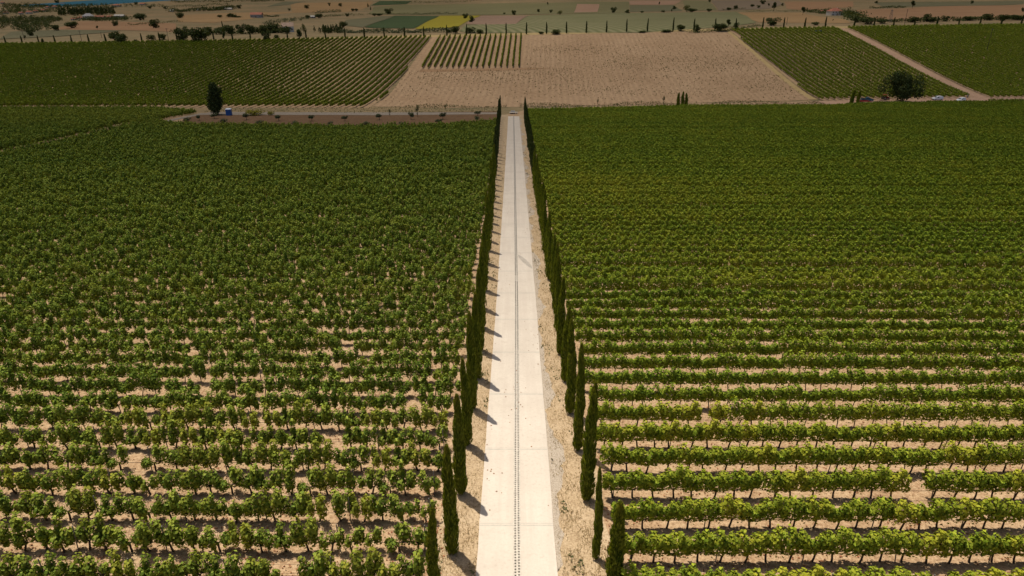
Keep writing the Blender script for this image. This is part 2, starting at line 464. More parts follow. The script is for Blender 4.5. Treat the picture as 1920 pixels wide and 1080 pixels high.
# ------------------------------------------------------------------ the concrete avenue and its drain
m, t, N, L, P = newmat("pale_concrete")
g_ = N.new("ShaderNodeNewGeometry")
n1 = noise(N, L, g_.outputs["Position"], 0.35, 6); n2 = noise(N, L, g_.outputs["Position"], 6.0, 6, 0.7)
r1 = ramp(N, [(0.3, (0.48, 0.42, 0.35)), (0.55, (0.57, 0.505, 0.425)), (0.75, (0.62, 0.56, 0.48))])
r2 = ramp(N, [(0.30, (0.38, 0.32, 0.26)), (0.44, (0.56, 0.495, 0.415)), (0.7, (0.61, 0.55, 0.47))])
L.new(n1.outputs["Fac"], r1.inputs[0]); L.new(n2.outputs["Fac"], r2.inputs[0])
c = mix(N, L, 0.5, r1.outputs[0], r2.outputs[0])
n3 = noise(N, L, g_.outputs["Position"], 1.7, 5, 0.75)      # scattered earthy stains
r3 = ramp(N, [(0.66, (0, 0, 0)), (0.76, (0.55, 0.55, 0.55))]); L.new(n3.outputs["Fac"], r3.inputs[0])
c = mix(N, L, r3.outputs[0], c, (0.42, 0.27, 0.17))
mp_ = N.new("ShaderNodeMapping"); mp_.inputs["Scale"].default_value = (2.2, .045, 1)
L.new(g_.outputs["Position"], mp_.inputs["Vector"])
n4 = noise(N, L, mp_.outputs[0], 1.0, 5, .65)               # worn wheel lanes and wash marks along the road
r4 = ramp(N, [(0.40, (0, 0, 0)), (0.62, (0.45, 0.45, 0.45))]); L.new(n4.outputs["Fac"], r4.inputs[0])
c = mix(N, L, r4.outputs[0], c, (0.50, 0.43, 0.36))
n5 = noise(N, L, g_.outputs["Position"], .9, 3, .6)
r5 = ramp(N, [(0.58, (0, 0, 0)), (0.72, (0.35, 0.35, 0.35))]); L.new(n5.outputs["Fac"], r5.inputs[0])
c = mix(N, L, r5.outputs[0], c, (0.47, 0.40, 0.33))
L.new(c, P.inputs["Base Color"]); P.inputs["Roughness"].default_value = 0.9; P.inputs["Specular IOR Level"].default_value = 0.2
bb = N.new("ShaderNodeBump"); bb.inputs["Strength"].default_value = 0.25; bb.inputs["Distance"].default_value = 0.02
L.new(n2.outputs["Fac"], bb.inputs["Height"]); L.new(bb.outputs[0], P.inputs["Normal"])
M['concrete'] = m
def dcx(y): return (rl(y) + rr(y)) / 2 + np.interp(y, [20, 60, 250], [0.02, 0.05, 0.0])
b = MB()
rys = np.linspace(-28, 252, 141)
TOPZ, DW = 0.075, 0.2
for side in (0, 1):
    vs, fs = [], []
    for y in rys:
        xa, xb = (rl(y), dcx(y) - DW) if side == 0 else (dcx(y) + DW, rr(y))
        e = random.uniform(-.02, .02)
        if side == 0: xa += e
        else: xb += e
        z0 = float(zg(0, y))
        vs += [(xa, y, z0 - .05), (xa, y, z0 + TOPZ), (xb, y, z0 + TOPZ), (xb, y, z0 - .05)]
    for i in range(len(rys) - 1):
        k = i * 4
        fs += [(k, k + 1, k + 5, k + 4)[::-1], (k + 1, k + 2, k + 6, k + 5)[::-1][::-1], (k + 2, k + 3, k + 7, k + 6)]
    k = (len(rys) - 1) * 4
    fs += [(0, 1, 2, 3), (k + 3, k + 2, k + 1, k)]
    b.add(vs, fs)
jy = 27.75
while jy > -20: jy -= 7.2
k = 0
while jy < 250:
    for off, w in ((0, .05), (.17, .03)):
        for side in (0, 1):
            y0, y1 = jy + off, jy + off + w
            xa, xb = (rl(jy) + .02, dcx(jy) - DW - .01) if side == 0 else (dcx(jy) + DW + .01, rr(jy) - .02)
            za, zb = float(zg(0, y0)) + TOPZ + .004, float(zg(0, y1)) + TOPZ + .004
            b.add([(xa, y0, za), (xb, y0, za), (xb, y1, zb), (xa, y1, zb)], [(0, 1, 2, 3)], 1)
    jy += 7.2; k += 1
road = b.build("road", [M['concrete'], M['joint']])
road["kind"] = "structure"
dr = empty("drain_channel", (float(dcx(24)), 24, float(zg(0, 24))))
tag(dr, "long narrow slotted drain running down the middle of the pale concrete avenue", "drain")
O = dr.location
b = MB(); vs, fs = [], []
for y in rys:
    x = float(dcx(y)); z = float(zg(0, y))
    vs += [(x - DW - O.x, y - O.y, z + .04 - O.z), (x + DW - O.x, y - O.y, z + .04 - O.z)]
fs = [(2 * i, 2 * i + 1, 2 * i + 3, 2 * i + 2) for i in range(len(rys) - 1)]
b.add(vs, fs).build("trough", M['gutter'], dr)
b = MB()
def bar(x0, x1, y0, y1):
    z0, z1 = float(zg(0, y0)) + TOPZ + .004, float(zg(0, y1)) + TOPZ + .004
    ca, cb = float(dcx(y0)), float(dcx(y1))
    P8 = [(ca + x0, y0, z0), (ca + x1, y0, z0), (cb + x1, y1, z1), (cb + x0, y1, z1)]
    vs = [(p[0] - O.x, p[1] - O.y, p[2] - O.z) for p in P8] + [(p[0] - O.x, p[1] - O.y, p[2] - O.z - .03) for p in P8]
    b.add(vs, [(0, 1, 2, 3), (0, 4, 5, 1), (1, 5, 6, 2), (2, 6, 7, 3), (3, 7, 4, 0)])
for i in range(len(rys) - 1):
    for x0, x1 in ((-.198, -.132), (-.045, .045), (.132, .198)): bar(x0, x1, rys[i], rys[i + 1])
y = 18.0
while y < 250:
    if 67.6 < y < 69.4:
        bar(-.131, -.046, y, y + .2); bar(.046, .131, y, y + .2)
    else:
        w_ = .105 if y < 50 else .07; bar(-.131, -.046, y, y + w_); bar(.046, .131, y + .03, y + .03 + w_)
    y += .2 if y < 60 else .32
b.build("grate", M['grate'], dr)

# ------------------------------------------------------------------ leaves
def leafquads(P_, size, up=0.45, asp=0.8, fold=0.18, out=None):
    n = len(P_)
    nr = R.normal(size=(n, 3)); nr /= np.linalg.norm(nr, axis=1, keepdims=True)
    if out is None:
        nr[:, 2] = np.abs(nr[:, 2]); nr[:, 2] += up
    else:
        nr = nr * .42 + out; nr[:, 2] += .15
    nr /= np.linalg.norm(nr, axis=1, keepdims=True)
    a = np.cross(nr, R.normal(size=(n, 3))); a /= np.linalg.norm(a, axis=1, keepdims=True)
    s = np.cross(nr, a)
    sz = (np.broadcast_to(np.asarray(size, float), (n,)) * R.uniform(.7, 1.25, n))[:, None] * 0.62
    fo = nr * sz * fold
    return np.stack([P_ + a * sz, P_ + s * sz * asp + fo, P_ - a * sz, P_ - s * sz * asp + fo], 1)
def sprays(P_, D_, ln, wd):
    """blades that point along D_"""
    n = len(P_)
    s = np.cross(D_, R.normal(size=(n, 3))); s /= np.linalg.norm(s, axis=1, keepdims=True)
    ln = np.broadcast_to(np.asarray(ln, float), (n,))[:, None]; wd = np.broadcast_to(np.asarray(wd, float), (n,))[:, None]
    return np.stack([P_ - D_ * ln * .35, P_ + s * wd * .5, P_ + D_ * ln * .65, P_ - s * wd * .5], 1)

VS = 1.12                                             # vine spacing along a row
def canopy(n_v, n_l, style, vig, wide=.31):
    """leaf places of n_v vines with n_l leaves each, in vine space (along, across, up), and the way each leaf faces"""
    v = vig[:, None]; sh = (n_v, n_l)
    rnd = lambda a, b: R.uniform(a, b, sh)
    if style == 'full':                                # a clipped hedge: leaves sit on its skin
        ph = R.uniform(0, 6.28, (3, n_v, 1))
        U = rnd(-.62, .62)
        hm = 1.10 * v * (1 + .15 * np.sin(U * 5 + ph[0]) + .11 * np.sin(U * 11 + ph[1]))
        wd = wide * v * (1 + .22 * np.sin(U * 6 + ph[2]))
        a = rnd(-.38 * math.pi, 1.38 * math.pi)
        rad = np.where(rnd(0, 1) < .25, rnd(.3, .8), rnd(.78, 1.08))
        ca, sa = np.cos(a), np.sin(a)
        bx = np.sign(ca) * np.abs(ca) ** .75; bz = np.sign(sa) * np.abs(sa) ** .8
        Wd = bx * wd * rad; Z = .68 + hm * .5 + bz * hm * .5 * rad
        q = rnd(0, 1)
        Z = np.where((q < .08) & (sa > .3), Z + rnd(0, .22), Z)
        Z = np.where(q > .95, Z - rnd(.05, .3), Z)
        nu, nw, nz = R.normal(0, .25, sh), ca / wd * .35, sa / hm * .9
    else:                                              # upright tufts of shoots with gaps between
        nc = 4
        cu = np.array([-.42, -.14, .14, .42]) + R.normal(0, .10, (n_v, nc)); cw = R.normal(0, .13, (n_v, nc))
        ch = R.uniform(.62, 1.62, (n_v, nc)) * v; cr = R.uniform(.12, .29, (n_v, nc)) * (.6 + .4 * v)
        k = R.integers(0, nc, sh); i = np.arange(n_v)[:, None]
        d = R.normal(size=(n_v, n_l, 3)); d /= np.linalg.norm(d, axis=2, keepdims=True)
        rad = np.where(rnd(0, 1) < .25, rnd(.3, .8), rnd(.75, 1.12))
        hh = ch[i, k]
        zz = d[..., 2] * rad
        U = cu[i, k] + d[..., 0] * cr[i, k] * rad * 1.05 + R.normal(0, .055, sh)
        Wd = cw[i, k] + d[..., 1] * cr[i, k] * rad * 1.25 + R.normal(0, .055, sh)
        Z = .42 + hh * .53 + zz * hh * .5 + R.normal(0, .05, sh)
        nu, nw, nz = d[..., 0], d[..., 1], d[..., 2] * .7
    nrm = np.stack([nu, nw, nz], -1)
    nrm = nrm / (np.linalg.norm(nrm, axis=-1, keepdims=True) + 1e-6)
    return U, Wd, Z, nrm
def trunkshape(b, style, m=0, rich=True):
    lean = random.uniform(-.14, .14) if style == 'full' else random.uniform(-.34, .34)
    b.tube([(lean * .2, random.uniform(-.03, .03), -.08), (lean * .6, random.uniform(-.04, .04), .28), (lean, 0, .62)], [.062, .050, .046], 6, m)
    for sgn in (-1, 1):
        x1 = sgn * random.uniform(.42, .56)
        b.tube([(lean, 0, .60), (lean + (x1 - lean) * .35, .02, .68), (x1, 0, .69)], [.042, .034, .018], 5, m)
        for q in range(3):
            xs = lean + (x1 - lean) * (.3 + .3 * q)
            b.tube([(xs, 0, .68), (xs + random.uniform(-.1, .1), random.uniform(-.12, .12), 1.05), (xs + random.uniform(-.16, .16), random.uniform(-.2, .2), 1.35)], [.012, .009, .005], 4, m)

def inpoly(X, Y, poly):
    P_ = np.array(poly); r = np.zeros(len(X), bool)
    for a, b2 in zip(P_, np.roll(P_, -1, 0)):
        c_ = (a[1] > Y) != (b2[1] > Y)
        with np.errstate(divide='ignore', invalid='ignore'):
            xx = (b2[0] - a[0]) * (Y - a[1]) / (b2[1] - a[1]) + a[0]
        r ^= c_ & (X < xx)
    return r
def project(X, Y, Z):
    dz = Z - CZ
    dc = Y * math.cos(TH) - dz * math.sin(TH)
    v = -(Y * math.sin(TH) + dz * math.cos(TH)) / dc
    return 960 + F * X / dc, 540 - F * v, dc
def inframe(X, Y, Z, pad=60):
    px, py, dc = project(X, Y, Z)
    px1, py1, _ = project(X, Y, Z + 1.9)
    return (dc > 5) & (px > -pad) & (px < 1920 + pad) & (py1 < 1080 + min(pad, 120)) & (py > -pad)

# -- valley blocks: rows across, near-parallel to the picture
def valley(side):
    out = []
    if side == 'L':
        first, pitch, sl, x0 = 23.55, 2.28, -0.012, -3.95
    else:
        first, pitch, sl, x0 = 22.55, 2.52, -0.008, 5.25
    for k in range(-1, 125):
        yc = first + k * pitch
        n = int((28 + yc * 1.02) / VS)
        j = np.arange(n)
        edge = x0 + (np.interp(yc, [20, 250], [0, -1.0 if side == 'L' else .35]))
        d = (j + .5) * VS + random.uniform(-.2, .2)
        X = edge - d if side == 'L' else edge + d
        yy = yc + sl * X * (1 if side == 'R' else 1) + (0.25 * np.sin(X / 31 + k * .05))
        yy = yy + R.normal(0, .05, n)
        out.append(np.stack([X + R.normal(0, .08, n), yy, np.full(n, k), j], 1))
    return np.concatenate(out)
soilpoly = worldpoly([(300, 232), (345, 222), (372, 213), (640, 212), (936, 209), (936, 230), (900, 233), (640, 243), (400, 240), (335, 238)])
track_px = [(385, 212), (300, 230), (240, 236), (180, 252), (120, 266), (0, 291), (-60, 300)]
track = np.array(worldpoly(track_px))
def track_dist(X, Y):
    best = np.full(len(X), 1e9)
    for a, b2 in zip(track[:-1], track[1:]):
        ab = b2 - a; l2 = (ab ** 2).sum()
        tt = np.clip(((X - a[0]) * ab[0] + (Y - a[1]) * ab[1]) / l2, 0, 1)
        best = np.minimum(best, np.hypot(X - a[0] - tt * ab[0], Y - a[1] - tt * ab[1]))
    return best
Lv, Rv = valley('L'), valley('R')
_lt = np.array(worldpoly([(0, 207), (300, 207), (375, 213)]))
def topL(X):                                          # far end of the left block
    P_ = np.array(worldpoly([(372, 214), (640, 244), (800, 241), (900, 235), (932, 232)]))
    xs = np.concatenate([[-600], _lt[:, 0], P_[1:, 0], [0]])
    yv = np.concatenate([[_lt[0, 1]], _lt[:, 1], P_[1:, 1], [P_[-1, 1]]])
    return np.interp(X, xs, yv)
def topR(X):
    P_ = np.array(worldpoly([(995, 212), (1300, 204), (1560, 203), (1620, 198), (1920, 193)]))
    return np.interp(X, np.concatenate([[0], P_[:, 0], [600]]), np.concatenate([[P_[0, 1]], P_[:, 1], [P_[-1, 1]]]))
keep = (Lv[:, 1] < topL(Lv[:, 0])) & (track_dist(Lv[:, 0], Lv[:, 1]) > np.interp(Lv[:, 0], [-170, -130], [1.0, 2.5])) & ~inpoly(Lv[:, 0], Lv[:, 1], soilpoly)
Lv = Lv[keep]
Rv = Rv[Rv[:, 1] < topR(Rv[:, 0])]
Lv = Lv[R.uniform(size=len(Lv)) > np.interp(Lv[:, 1], [20, 45, 90], [.03, .012, .0])]
Rv = Rv[R.uniform(size=len(Rv)) > np.interp(Rv[:, 1], [40, 60], [.004, 0])]
Lv = Lv[inframe(Lv[:, 0], Lv[:, 1], zg(Lv[:, 0], Lv[:, 1]), 300)]
Rv = Rv[inframe(Rv[:, 0], Rv[:, 1], zg(Rv[:, 0], Rv[:, 1]), 300)]

# the 300 vines that show largest are things of their own
def dist(A): return A[:, 1] ** 2 * 1.0 + (A[:, 0] * .25) ** 2
allv = np.concatenate([np.c_[Lv, np.zeros(len(Lv))], np.c_[Rv, np.ones(len(Rv))]])
_px, _py, _dc = project(allv[:, 0], allv[:, 1], zg(allv[:, 0], allv[:, 1]) + 1.2)
vis = (_px > 4) & (_px < 1916) & (_py < 1076)
dd = np.where(vis, dist(allv), 1e9)
near_idx = np.argsort(dd)[:300]
isnear = np.zeros(len(allv), bool); isnear[near_idx] = True

protoV = {}
for style, mat, nl, nvar in (('full', 'vine_r', 620, 8), ('open', 'vine_l', 620, 10)):
    lst = []
    for q in range(nvar):
        vig = np.array([[.78, .88, .96, 1.0, 1.04, 1.08, 1.12, 1.0][q] if style == 'full' else [.62, .80, .90, .95, 1.0, 1.06, 1.1, 1.16, .96, 1.03][q]])
        nq = nl if style == 'full' else int(nl * (.45 + .6 * (vig[0] - .5) / .5))
        U, Wd, Z, NR = canopy(1, nq, style, vig)
        pts = np.stack([U[0], Wd[0], Z[0]], 1)
        warm = np.clip(R.normal([.06, .10, .05, .14, .08, .34, .10, .22, .07, .12][q], .12, nq) + (.12 if vig[0] < .7 else 0) + .12 * (pts[:, 2] > 1.45), 0, .8)
        me = quadmesh("foliage", leafquads(pts, .14, out=NR[0]), [M[mat]], tint=warm)
        tb = MB(); trunkshape(tb, style)
        lst.append((me, tb, float(vig[0])))
    protoV[style] = lst
for st in protoV:                                     # a trunk mesh per variant
    protoV[st] = [(me, (lambda ob: (ob.data, bpy.data.objects.remove(ob)))(tb.build("trunk", M['vinewood']))[0], vg) for me, tb, vg in protoV[st]]
ORD = "first second third fourth fifth sixth seventh eighth ninth tenth eleventh twelfth thirteenth fourteenth fifteenth sixteenth seventeenth eighteenth nineteenth twentieth twenty-first twenty-second twenty-third twenty-fourth twenty-fifth twenty-sixth twenty-seventh twenty-eighth twenty-ninth thirtieth thirty-first thirty-second thirty-third thirty-fourth thirty-fifth thirty-sixth thirty-seventh thirty-eighth thirty-ninth fortieth".split()
nearv = allv[isnear]
rowsets = {}
for r_ in nearv: rowsets.setdefault((int(r_[4]), int(r_[2])), []).append(r_)
rank = {s: sorted(k for (ss, k) in rowsets if ss == s) for s in (0, 1)}
trell = {}
for (s, k), vs in sorted(rowsets.items()):
    vs.sort(key=lambda r_: abs(r_[0]))
    side = 'right' if s else 'left'
    rowname = ORD[rank[s].index(k)]
    for q, r_ in enumerate(vs):
        st = 'full' if s else 'open'
        vi = int(R.integers(len(protoV[st])))
        fm, tm, vg = protoV[st][vi]
        X, Y = float(r_[0]), float(r_[1])
        e = empty("grapevine", (X, Y, float(zg(X, Y))), random.choice((0, math.pi)) + random.uniform(-.06, .06))
        e.scale = (1, 1, random.uniform(.92, 1.06))
        link("trunk", tm, e); link("foliage", fm, e)
        if s: look = "full leafy"
        else: look = "thin sparse" if vg < .82 else ("bushy" if vg < 1.03 else "tall upright")
        tag(e, f"{look} grapevine, {ORD[q]} out from the avenue in the {rowname} vine row on the {side}", "grapevine",
            "grapevines of the nearest rows")
    # stakes, wire and drip hose of that row
    xs = [r_[0] for r_ in vs]; yv = [r_[1] for r_ in vs]
    o_ = np.argsort(xs); xs = np.array(xs)[o_]; yv = np.array(yv)[o_]
    px_ = np.linspace(xs[0] - .5, xs[-1] + .5, max(8, len(xs)))
    pyl = np.interp(px_, xs, yv)
    pz_ = zg(px_, pyl)
    # smooth line through the row
    A = np.polyfit(px_, pyl, 1); pyl = np.polyval(A, px_); pz_ = zg(px_, pyl)
    te = empty("trellis", (float(px_[0]), float(pyl[0]), float(pz_[0])))
    tag(te, f"thin stakes, wire and black drip hose of the {rowname} vine row on the {side}", "trellis", "trellises of the nearest vine rows")
    q0 = te.location
    def rel(i, h): return (px_[i] - q0.x, pyl[i] - q0.y, pz_[i] - q0.z + h)
    MB().tube([(p[0], p[1], p[2] + random.uniform(-.03, .03)) for p in (rel(i, .60) for i in range(len(px_)))], .016, 4).build("drip_hose", M['rubber'], te)
    MB().tube([rel(i, .78) for i in range(len(px_))], .006, 3).build("wire", M['wire'], te)
    MB().tube([rel(i, 1.35) for i in range(len(px_))], .006, 3).build("wire", M['wire'], te)
    pm = None
    xq = px_[0] + 2.1 if not s else px_[0] + .5
    if not s: xq = px_[-1] - .2
    while px_[0] < xq < px_[-1]:
        yq = float(np.polyval(A, xq))
        if pm is None:
            po = MB().tube([(0, 0, -.15), (0, 0, 1.72)], .030, 5).build("stake", M['post'], te); pm = po.data
        else:
            po = link("stake", pm, te)
        po.location = (xq - q0.x, yq - q0.y, float(zg(xq, yq)) - q0.z)
        po.rotation_euler = (random.uniform(-.07, .07), random.uniform(-.1, .1), 0)
        xq += (4.4 + random.uniform(-.3, .3)) * (1 if s else -1)

# -- all the other vines, one mass a block
def vine_mass(name, V_, dirang, style, mat, label, nbase, tintf=None, smax=.27, trunk_to=85):
    """V_ rows: x, y; rows run along dirang"""
    X, Y = V_[:, 0], V_[:, 1]
    Z0 = zg(X, Y)
    dc = project(X, Y, Z0)[2]
    rh = np.zeros(len(X))                              # some whole rows grow stronger than others
    if V_.shape[1] > 2: rh = np.modf(np.abs(np.sin(V_[:, 2] * 12.9898 + 1.7) * 437.58))[0] - .5
    o = np.argsort(dc); X, Y, Z0, dc, rh = X[o], Y[o], Z0[o], dc[o], rh[o]
    parts, tin, mi = [], [], []
    ca, sa = math.cos(dirang), math.sin(dirang)
    for a in range(0, len(X), 400):
        x, y, z, d = X[a:a + 400], Y[a:a + 400], Z0[a:a + 400], dc[a:a + 400]
        s = float(np.clip(d.mean() * .0018, .14, smax))
        nl = max(24, int(nbase * (.14 / s) ** 2))
        nv = len(x)
        vig = np.clip(R.normal(1.0 if style == 'full' else np.interp(d.mean(), [38, 60, 90], [1.0, 1.08, 1.12]), np.interp(d.mean(), [50, 85], [.13, .05]) if style == 'full' else np.interp(d.mean(), [60, 110], [.16, .10]), nv) + np.interp(d.mean(), [50, 90], [.11, .05]) * np.sin(x / 5.3 + y / 3.1) * np.sin(x / 13 - y / 7), .6, 1.35)
        vig = vig * (1 + .32 * rh[a:a + 400] * (1 if style == 'full' else .7))
        U, Wd, Z, NR = canopy(nv, nl, style, vig, float(np.interp(d.mean(), [55, 100], [.31, .26])))
        NR = np.stack([NR[..., 0] * ca - NR[..., 1] * sa, NR[..., 0] * sa + NR[..., 1] * ca, NR[..., 2]], -1).reshape(-1, 3)
        if style == 'open':
            drop = (R.uniform(size=(nv, nl)) > (.80 + .35 * np.clip(R.normal(.75, .25, nv), 0, 1))[:, None])
        else:
            drop = R.uniform(size=(nv, nl)) > (.85 + .15 * R.uniform(size=nv))[:, None]
        th_ = np.zeros((nv, nl)) + (tintf(x, y)[:, None] if tintf is not None else .05)
        th_ = np.clip(th_ + .16 * rh[a:a + 400][:, None] + R.normal(0, .06, (nv, 1)) + R.normal(.06, .09, (nv, nl)), 0, .85)
        px = x[:, None] + U * ca - Wd * sa; py = y[:, None] + U * sa + Wd * ca; pz = z[:, None] + Z
        ok = ~drop.ravel()
        P_ = np.stack([px.ravel(), py.ravel(), pz.ravel()], 1)[ok]
        parts.append(leafquads(P_, s, out=NR[ok])); tin.append(th_.ravel()[ok]); mi.append(np.zeros(len(P_), int))
        if d.mean() < trunk_to:                       # short stems and arms below the leaves
            for c_ in range(2):
                hw = .035 if c_ == 0 else .02
                if c_ == 0:
                    A_ = np.stack([x + R.normal(0, .03, nv), y, z - .05], 1); B_ = np.stack([x + R.normal(0, .12, nv), y, z + .66], 1)
                    off = np.array([hw, 0, 0]); off2 = np.array([0, hw, 0])
                else:
                    A_ = np.stack([x - .5, y, z + .67], 1); B_ = np.stack([x + .5, y, z + .68], 1)
                    off = np.array([0, 0, hw]); off2 = np.array([0, hw, 0])
                for of in (off, off2):
                    parts.append(np.stack([A_ - of, A_ + of, B_ + of, B_ - of], 1)); tin.append(np.zeros(nv)); mi.append(np.ones(nv, int))
    me = quadmesh(name, np.concatenate(parts).reshape(-1, 3), [M[mat], M['vinewood']], np.concatenate(mi), np.concatenate(tin))
    ob = link(name, me)
    tag(ob, label, "vineyard", kind="stuff")
    return ob
far_ = allv[~isnear]
def patchy(x, y):
    return .04 + .07 * np.sin(x / 9 + y / 17) * np.sin(x / 23 - y / 11) + .22 * np.exp(-((x - 18) / 14) ** 2 - ((y - 105) / 25) ** 2)
vine_mass("valley_vineyard", far_[far_[:, 4] == 1], -0.008, 'full', 'vine_r', "dense green vine rows filling the valley floor to the right of the avenue", 560, patchy)
vine_mass("valley_vineyard", far_[far_[:, 4] == 0], -0.012, 'open', 'vine_l', "dark green bushy vine rows on the valley floor left of the avenue", 640, lambda x, y: .02 + .16 * sstep(190, 250, y) * (x < -40))

# -- hillside blocks: rows run up the slope
def hill(poly, ang, pitch, spacing=1.15, wob=0.0):
    P_ = np.array(poly)
    c = P_.mean(0)
    d = np.array([math.sin(ang), math.cos(ang)]); nrm = np.array([math.cos(ang), -math.sin(ang)])
    r = np.abs((P_ - c) @ d).max() + 5, np.abs((P_ - c) @ nrm).max() + 5
    out = []
    for k in np.arange(-r[1], r[1], pitch):
        s_ = np.arange(-r[0], r[0], spacing)
        q = c + s_[:, None] * d + (k + wob * np.sin(s_ / 45))[:, None] * nrm + R.normal(0, .1, (len(s_), 2))
        out.append(q[inpoly(q[:, 0], q[:, 1], poly)])
    q = np.concatenate(out)
    return q[inframe(q[:, 0], q[:, 1], zg(q[:, 0], q[:, 1]), 160) & (R.uniform(size=len(q)) > .006)]
YR = 447
hl = hill([(-440, 286), (-60, 284), (-56, 310), (-50, YR), (-440, YR)], math.radians(4.5), 3.0, 1.15, 1.2)
vine_mass("hillside_vineyard", hl, math.pi / 2 - math.radians(4.5), 'full', 'vine_r', "wide hillside vineyard rising beyond the olive strip, left of the bare field", 560, lambda x, y: .0 + .12 * (1 - sstep(288, 315, y)), .32)
hp_ = hill([(-46.5, 366), (6, 366), (6, YR - 1), (-44, YR - 1)], math.radians(1.5), 3.1, 1.0)
vine_mass("vine_plot", hp_, math.pi / 2 - math.radians(1.5), 'full', 'vine_r', "small plot of well spaced vine rows at top of bare tan field", 560, None, .34)
hr = hill([(133, 302), (202.8, 307), (198.0, YR), (133, YR)], math.radians(-1.8), 2.9, 1.1)
vine_mass("hillside_vineyard", hr, math.pi / 2 + .031, 'full', 'vine_r', "hillside vineyard between the bare tan field and the dirt track", 520, None, .32)
hq = hill([(209.6, 306), (470, 312), (470, YR), (205.0, YR)], math.radians(-1.8), 2.6, 1.1)
vine_mass("hillside_vineyard", hq, math.pi / 2 + .031, 'full', 'vine_r', "hillside vineyard beyond the dirt track at the far right", 520, None, .32)

# ------------------------------------------------------------------ fields and tracks beyond
sheet("bare_field", [(-58, 288), (-25, 283), (12, 288), (90, 299), (131, 303), (133, 448), (-50, 448), (-55, 320)], M['stubble'], .05, 70, .15)
sheet("hillside_soil", [(-445, 284), (-58.5, 284), (-51, 448), (-445, 448)], M['soil'], .045, 60)
sheet("hillside_soil", [(133.6, 303), (480, 310), (480, 448), (133.6, 448)], M['soil'], .045, 60)
sheet("dirt_track", [(203.0, 300), (213, 296), (209.0, 315), (204.4, 449), (198.8, 449), (203.0, 320)], M['dirt'], .09, 60, .05)
sheet("dirt_track", [(128, 300), (133, 294), (150, 292), (270, 303), (270, 309), (200, 309), (150, 304)], M['dirt'], .12, 30, .2)
sheet("tilled_strip", soilpoly[1:], M['brownsoil'], .06, 30, .1)
pathL = worldpoly([(372, 216), (395, 210), (560, 211), (640, 213), (936, 211), (936, 214.5), (700, 216.5), (640, 216), (560, 214)])
sheet("gravel_path", pathL, M['path'], .10, 30, .1)
pt = np.array(track)
nrm = np.gradient(pt, axis=0); nrm = np.stack([-nrm[:, 1], nrm[:, 0]], 1); nrm /= np.linalg.norm(nrm, axis=1, keepdims=True)
ww = np.array([1.6, 1.3, .5, .12, .1, .1, .1])[:, None]
tt = np.linspace(0, 1, 60)
ti = np.linspace(0, 1, len(pt))
ipl = lambda A: np.stack([np.interp(tt, ti, A[:, 0]), np.interp(tt, ti, A[:, 1])], 1)
Aa, Bb = ipl(pt - nrm * ww), ipl(pt + nrm * ww)
uu = np.linspace(0, 1, 5)[None]
landsheet("gravel_track", Aa[:, :1] * (1 - uu) + Bb[:, :1] * uu, Aa[:, 1:] * (1 - uu) + Bb[:, 1:] * uu, M['path'], .08)
sheet("headland_strip", [(-47, 359), (-20, 359.5), (8, 361.5), (19, 364), (8, 366), (-20, 365.6), (-46, 365)], M['headland'], .10, 40, .8)
sheet("grass_strip", [(129.6, 304), (132.6, 304), (132.9, 447), (130.8, 447)], M['drygrass'], .10, 50, .15)
sheet("grass_margin", [(-62, 447.6), (480, 447.6), (480, 458), (-440, 458), (-440, 447.6)], M['drygrass'], .10, 60)
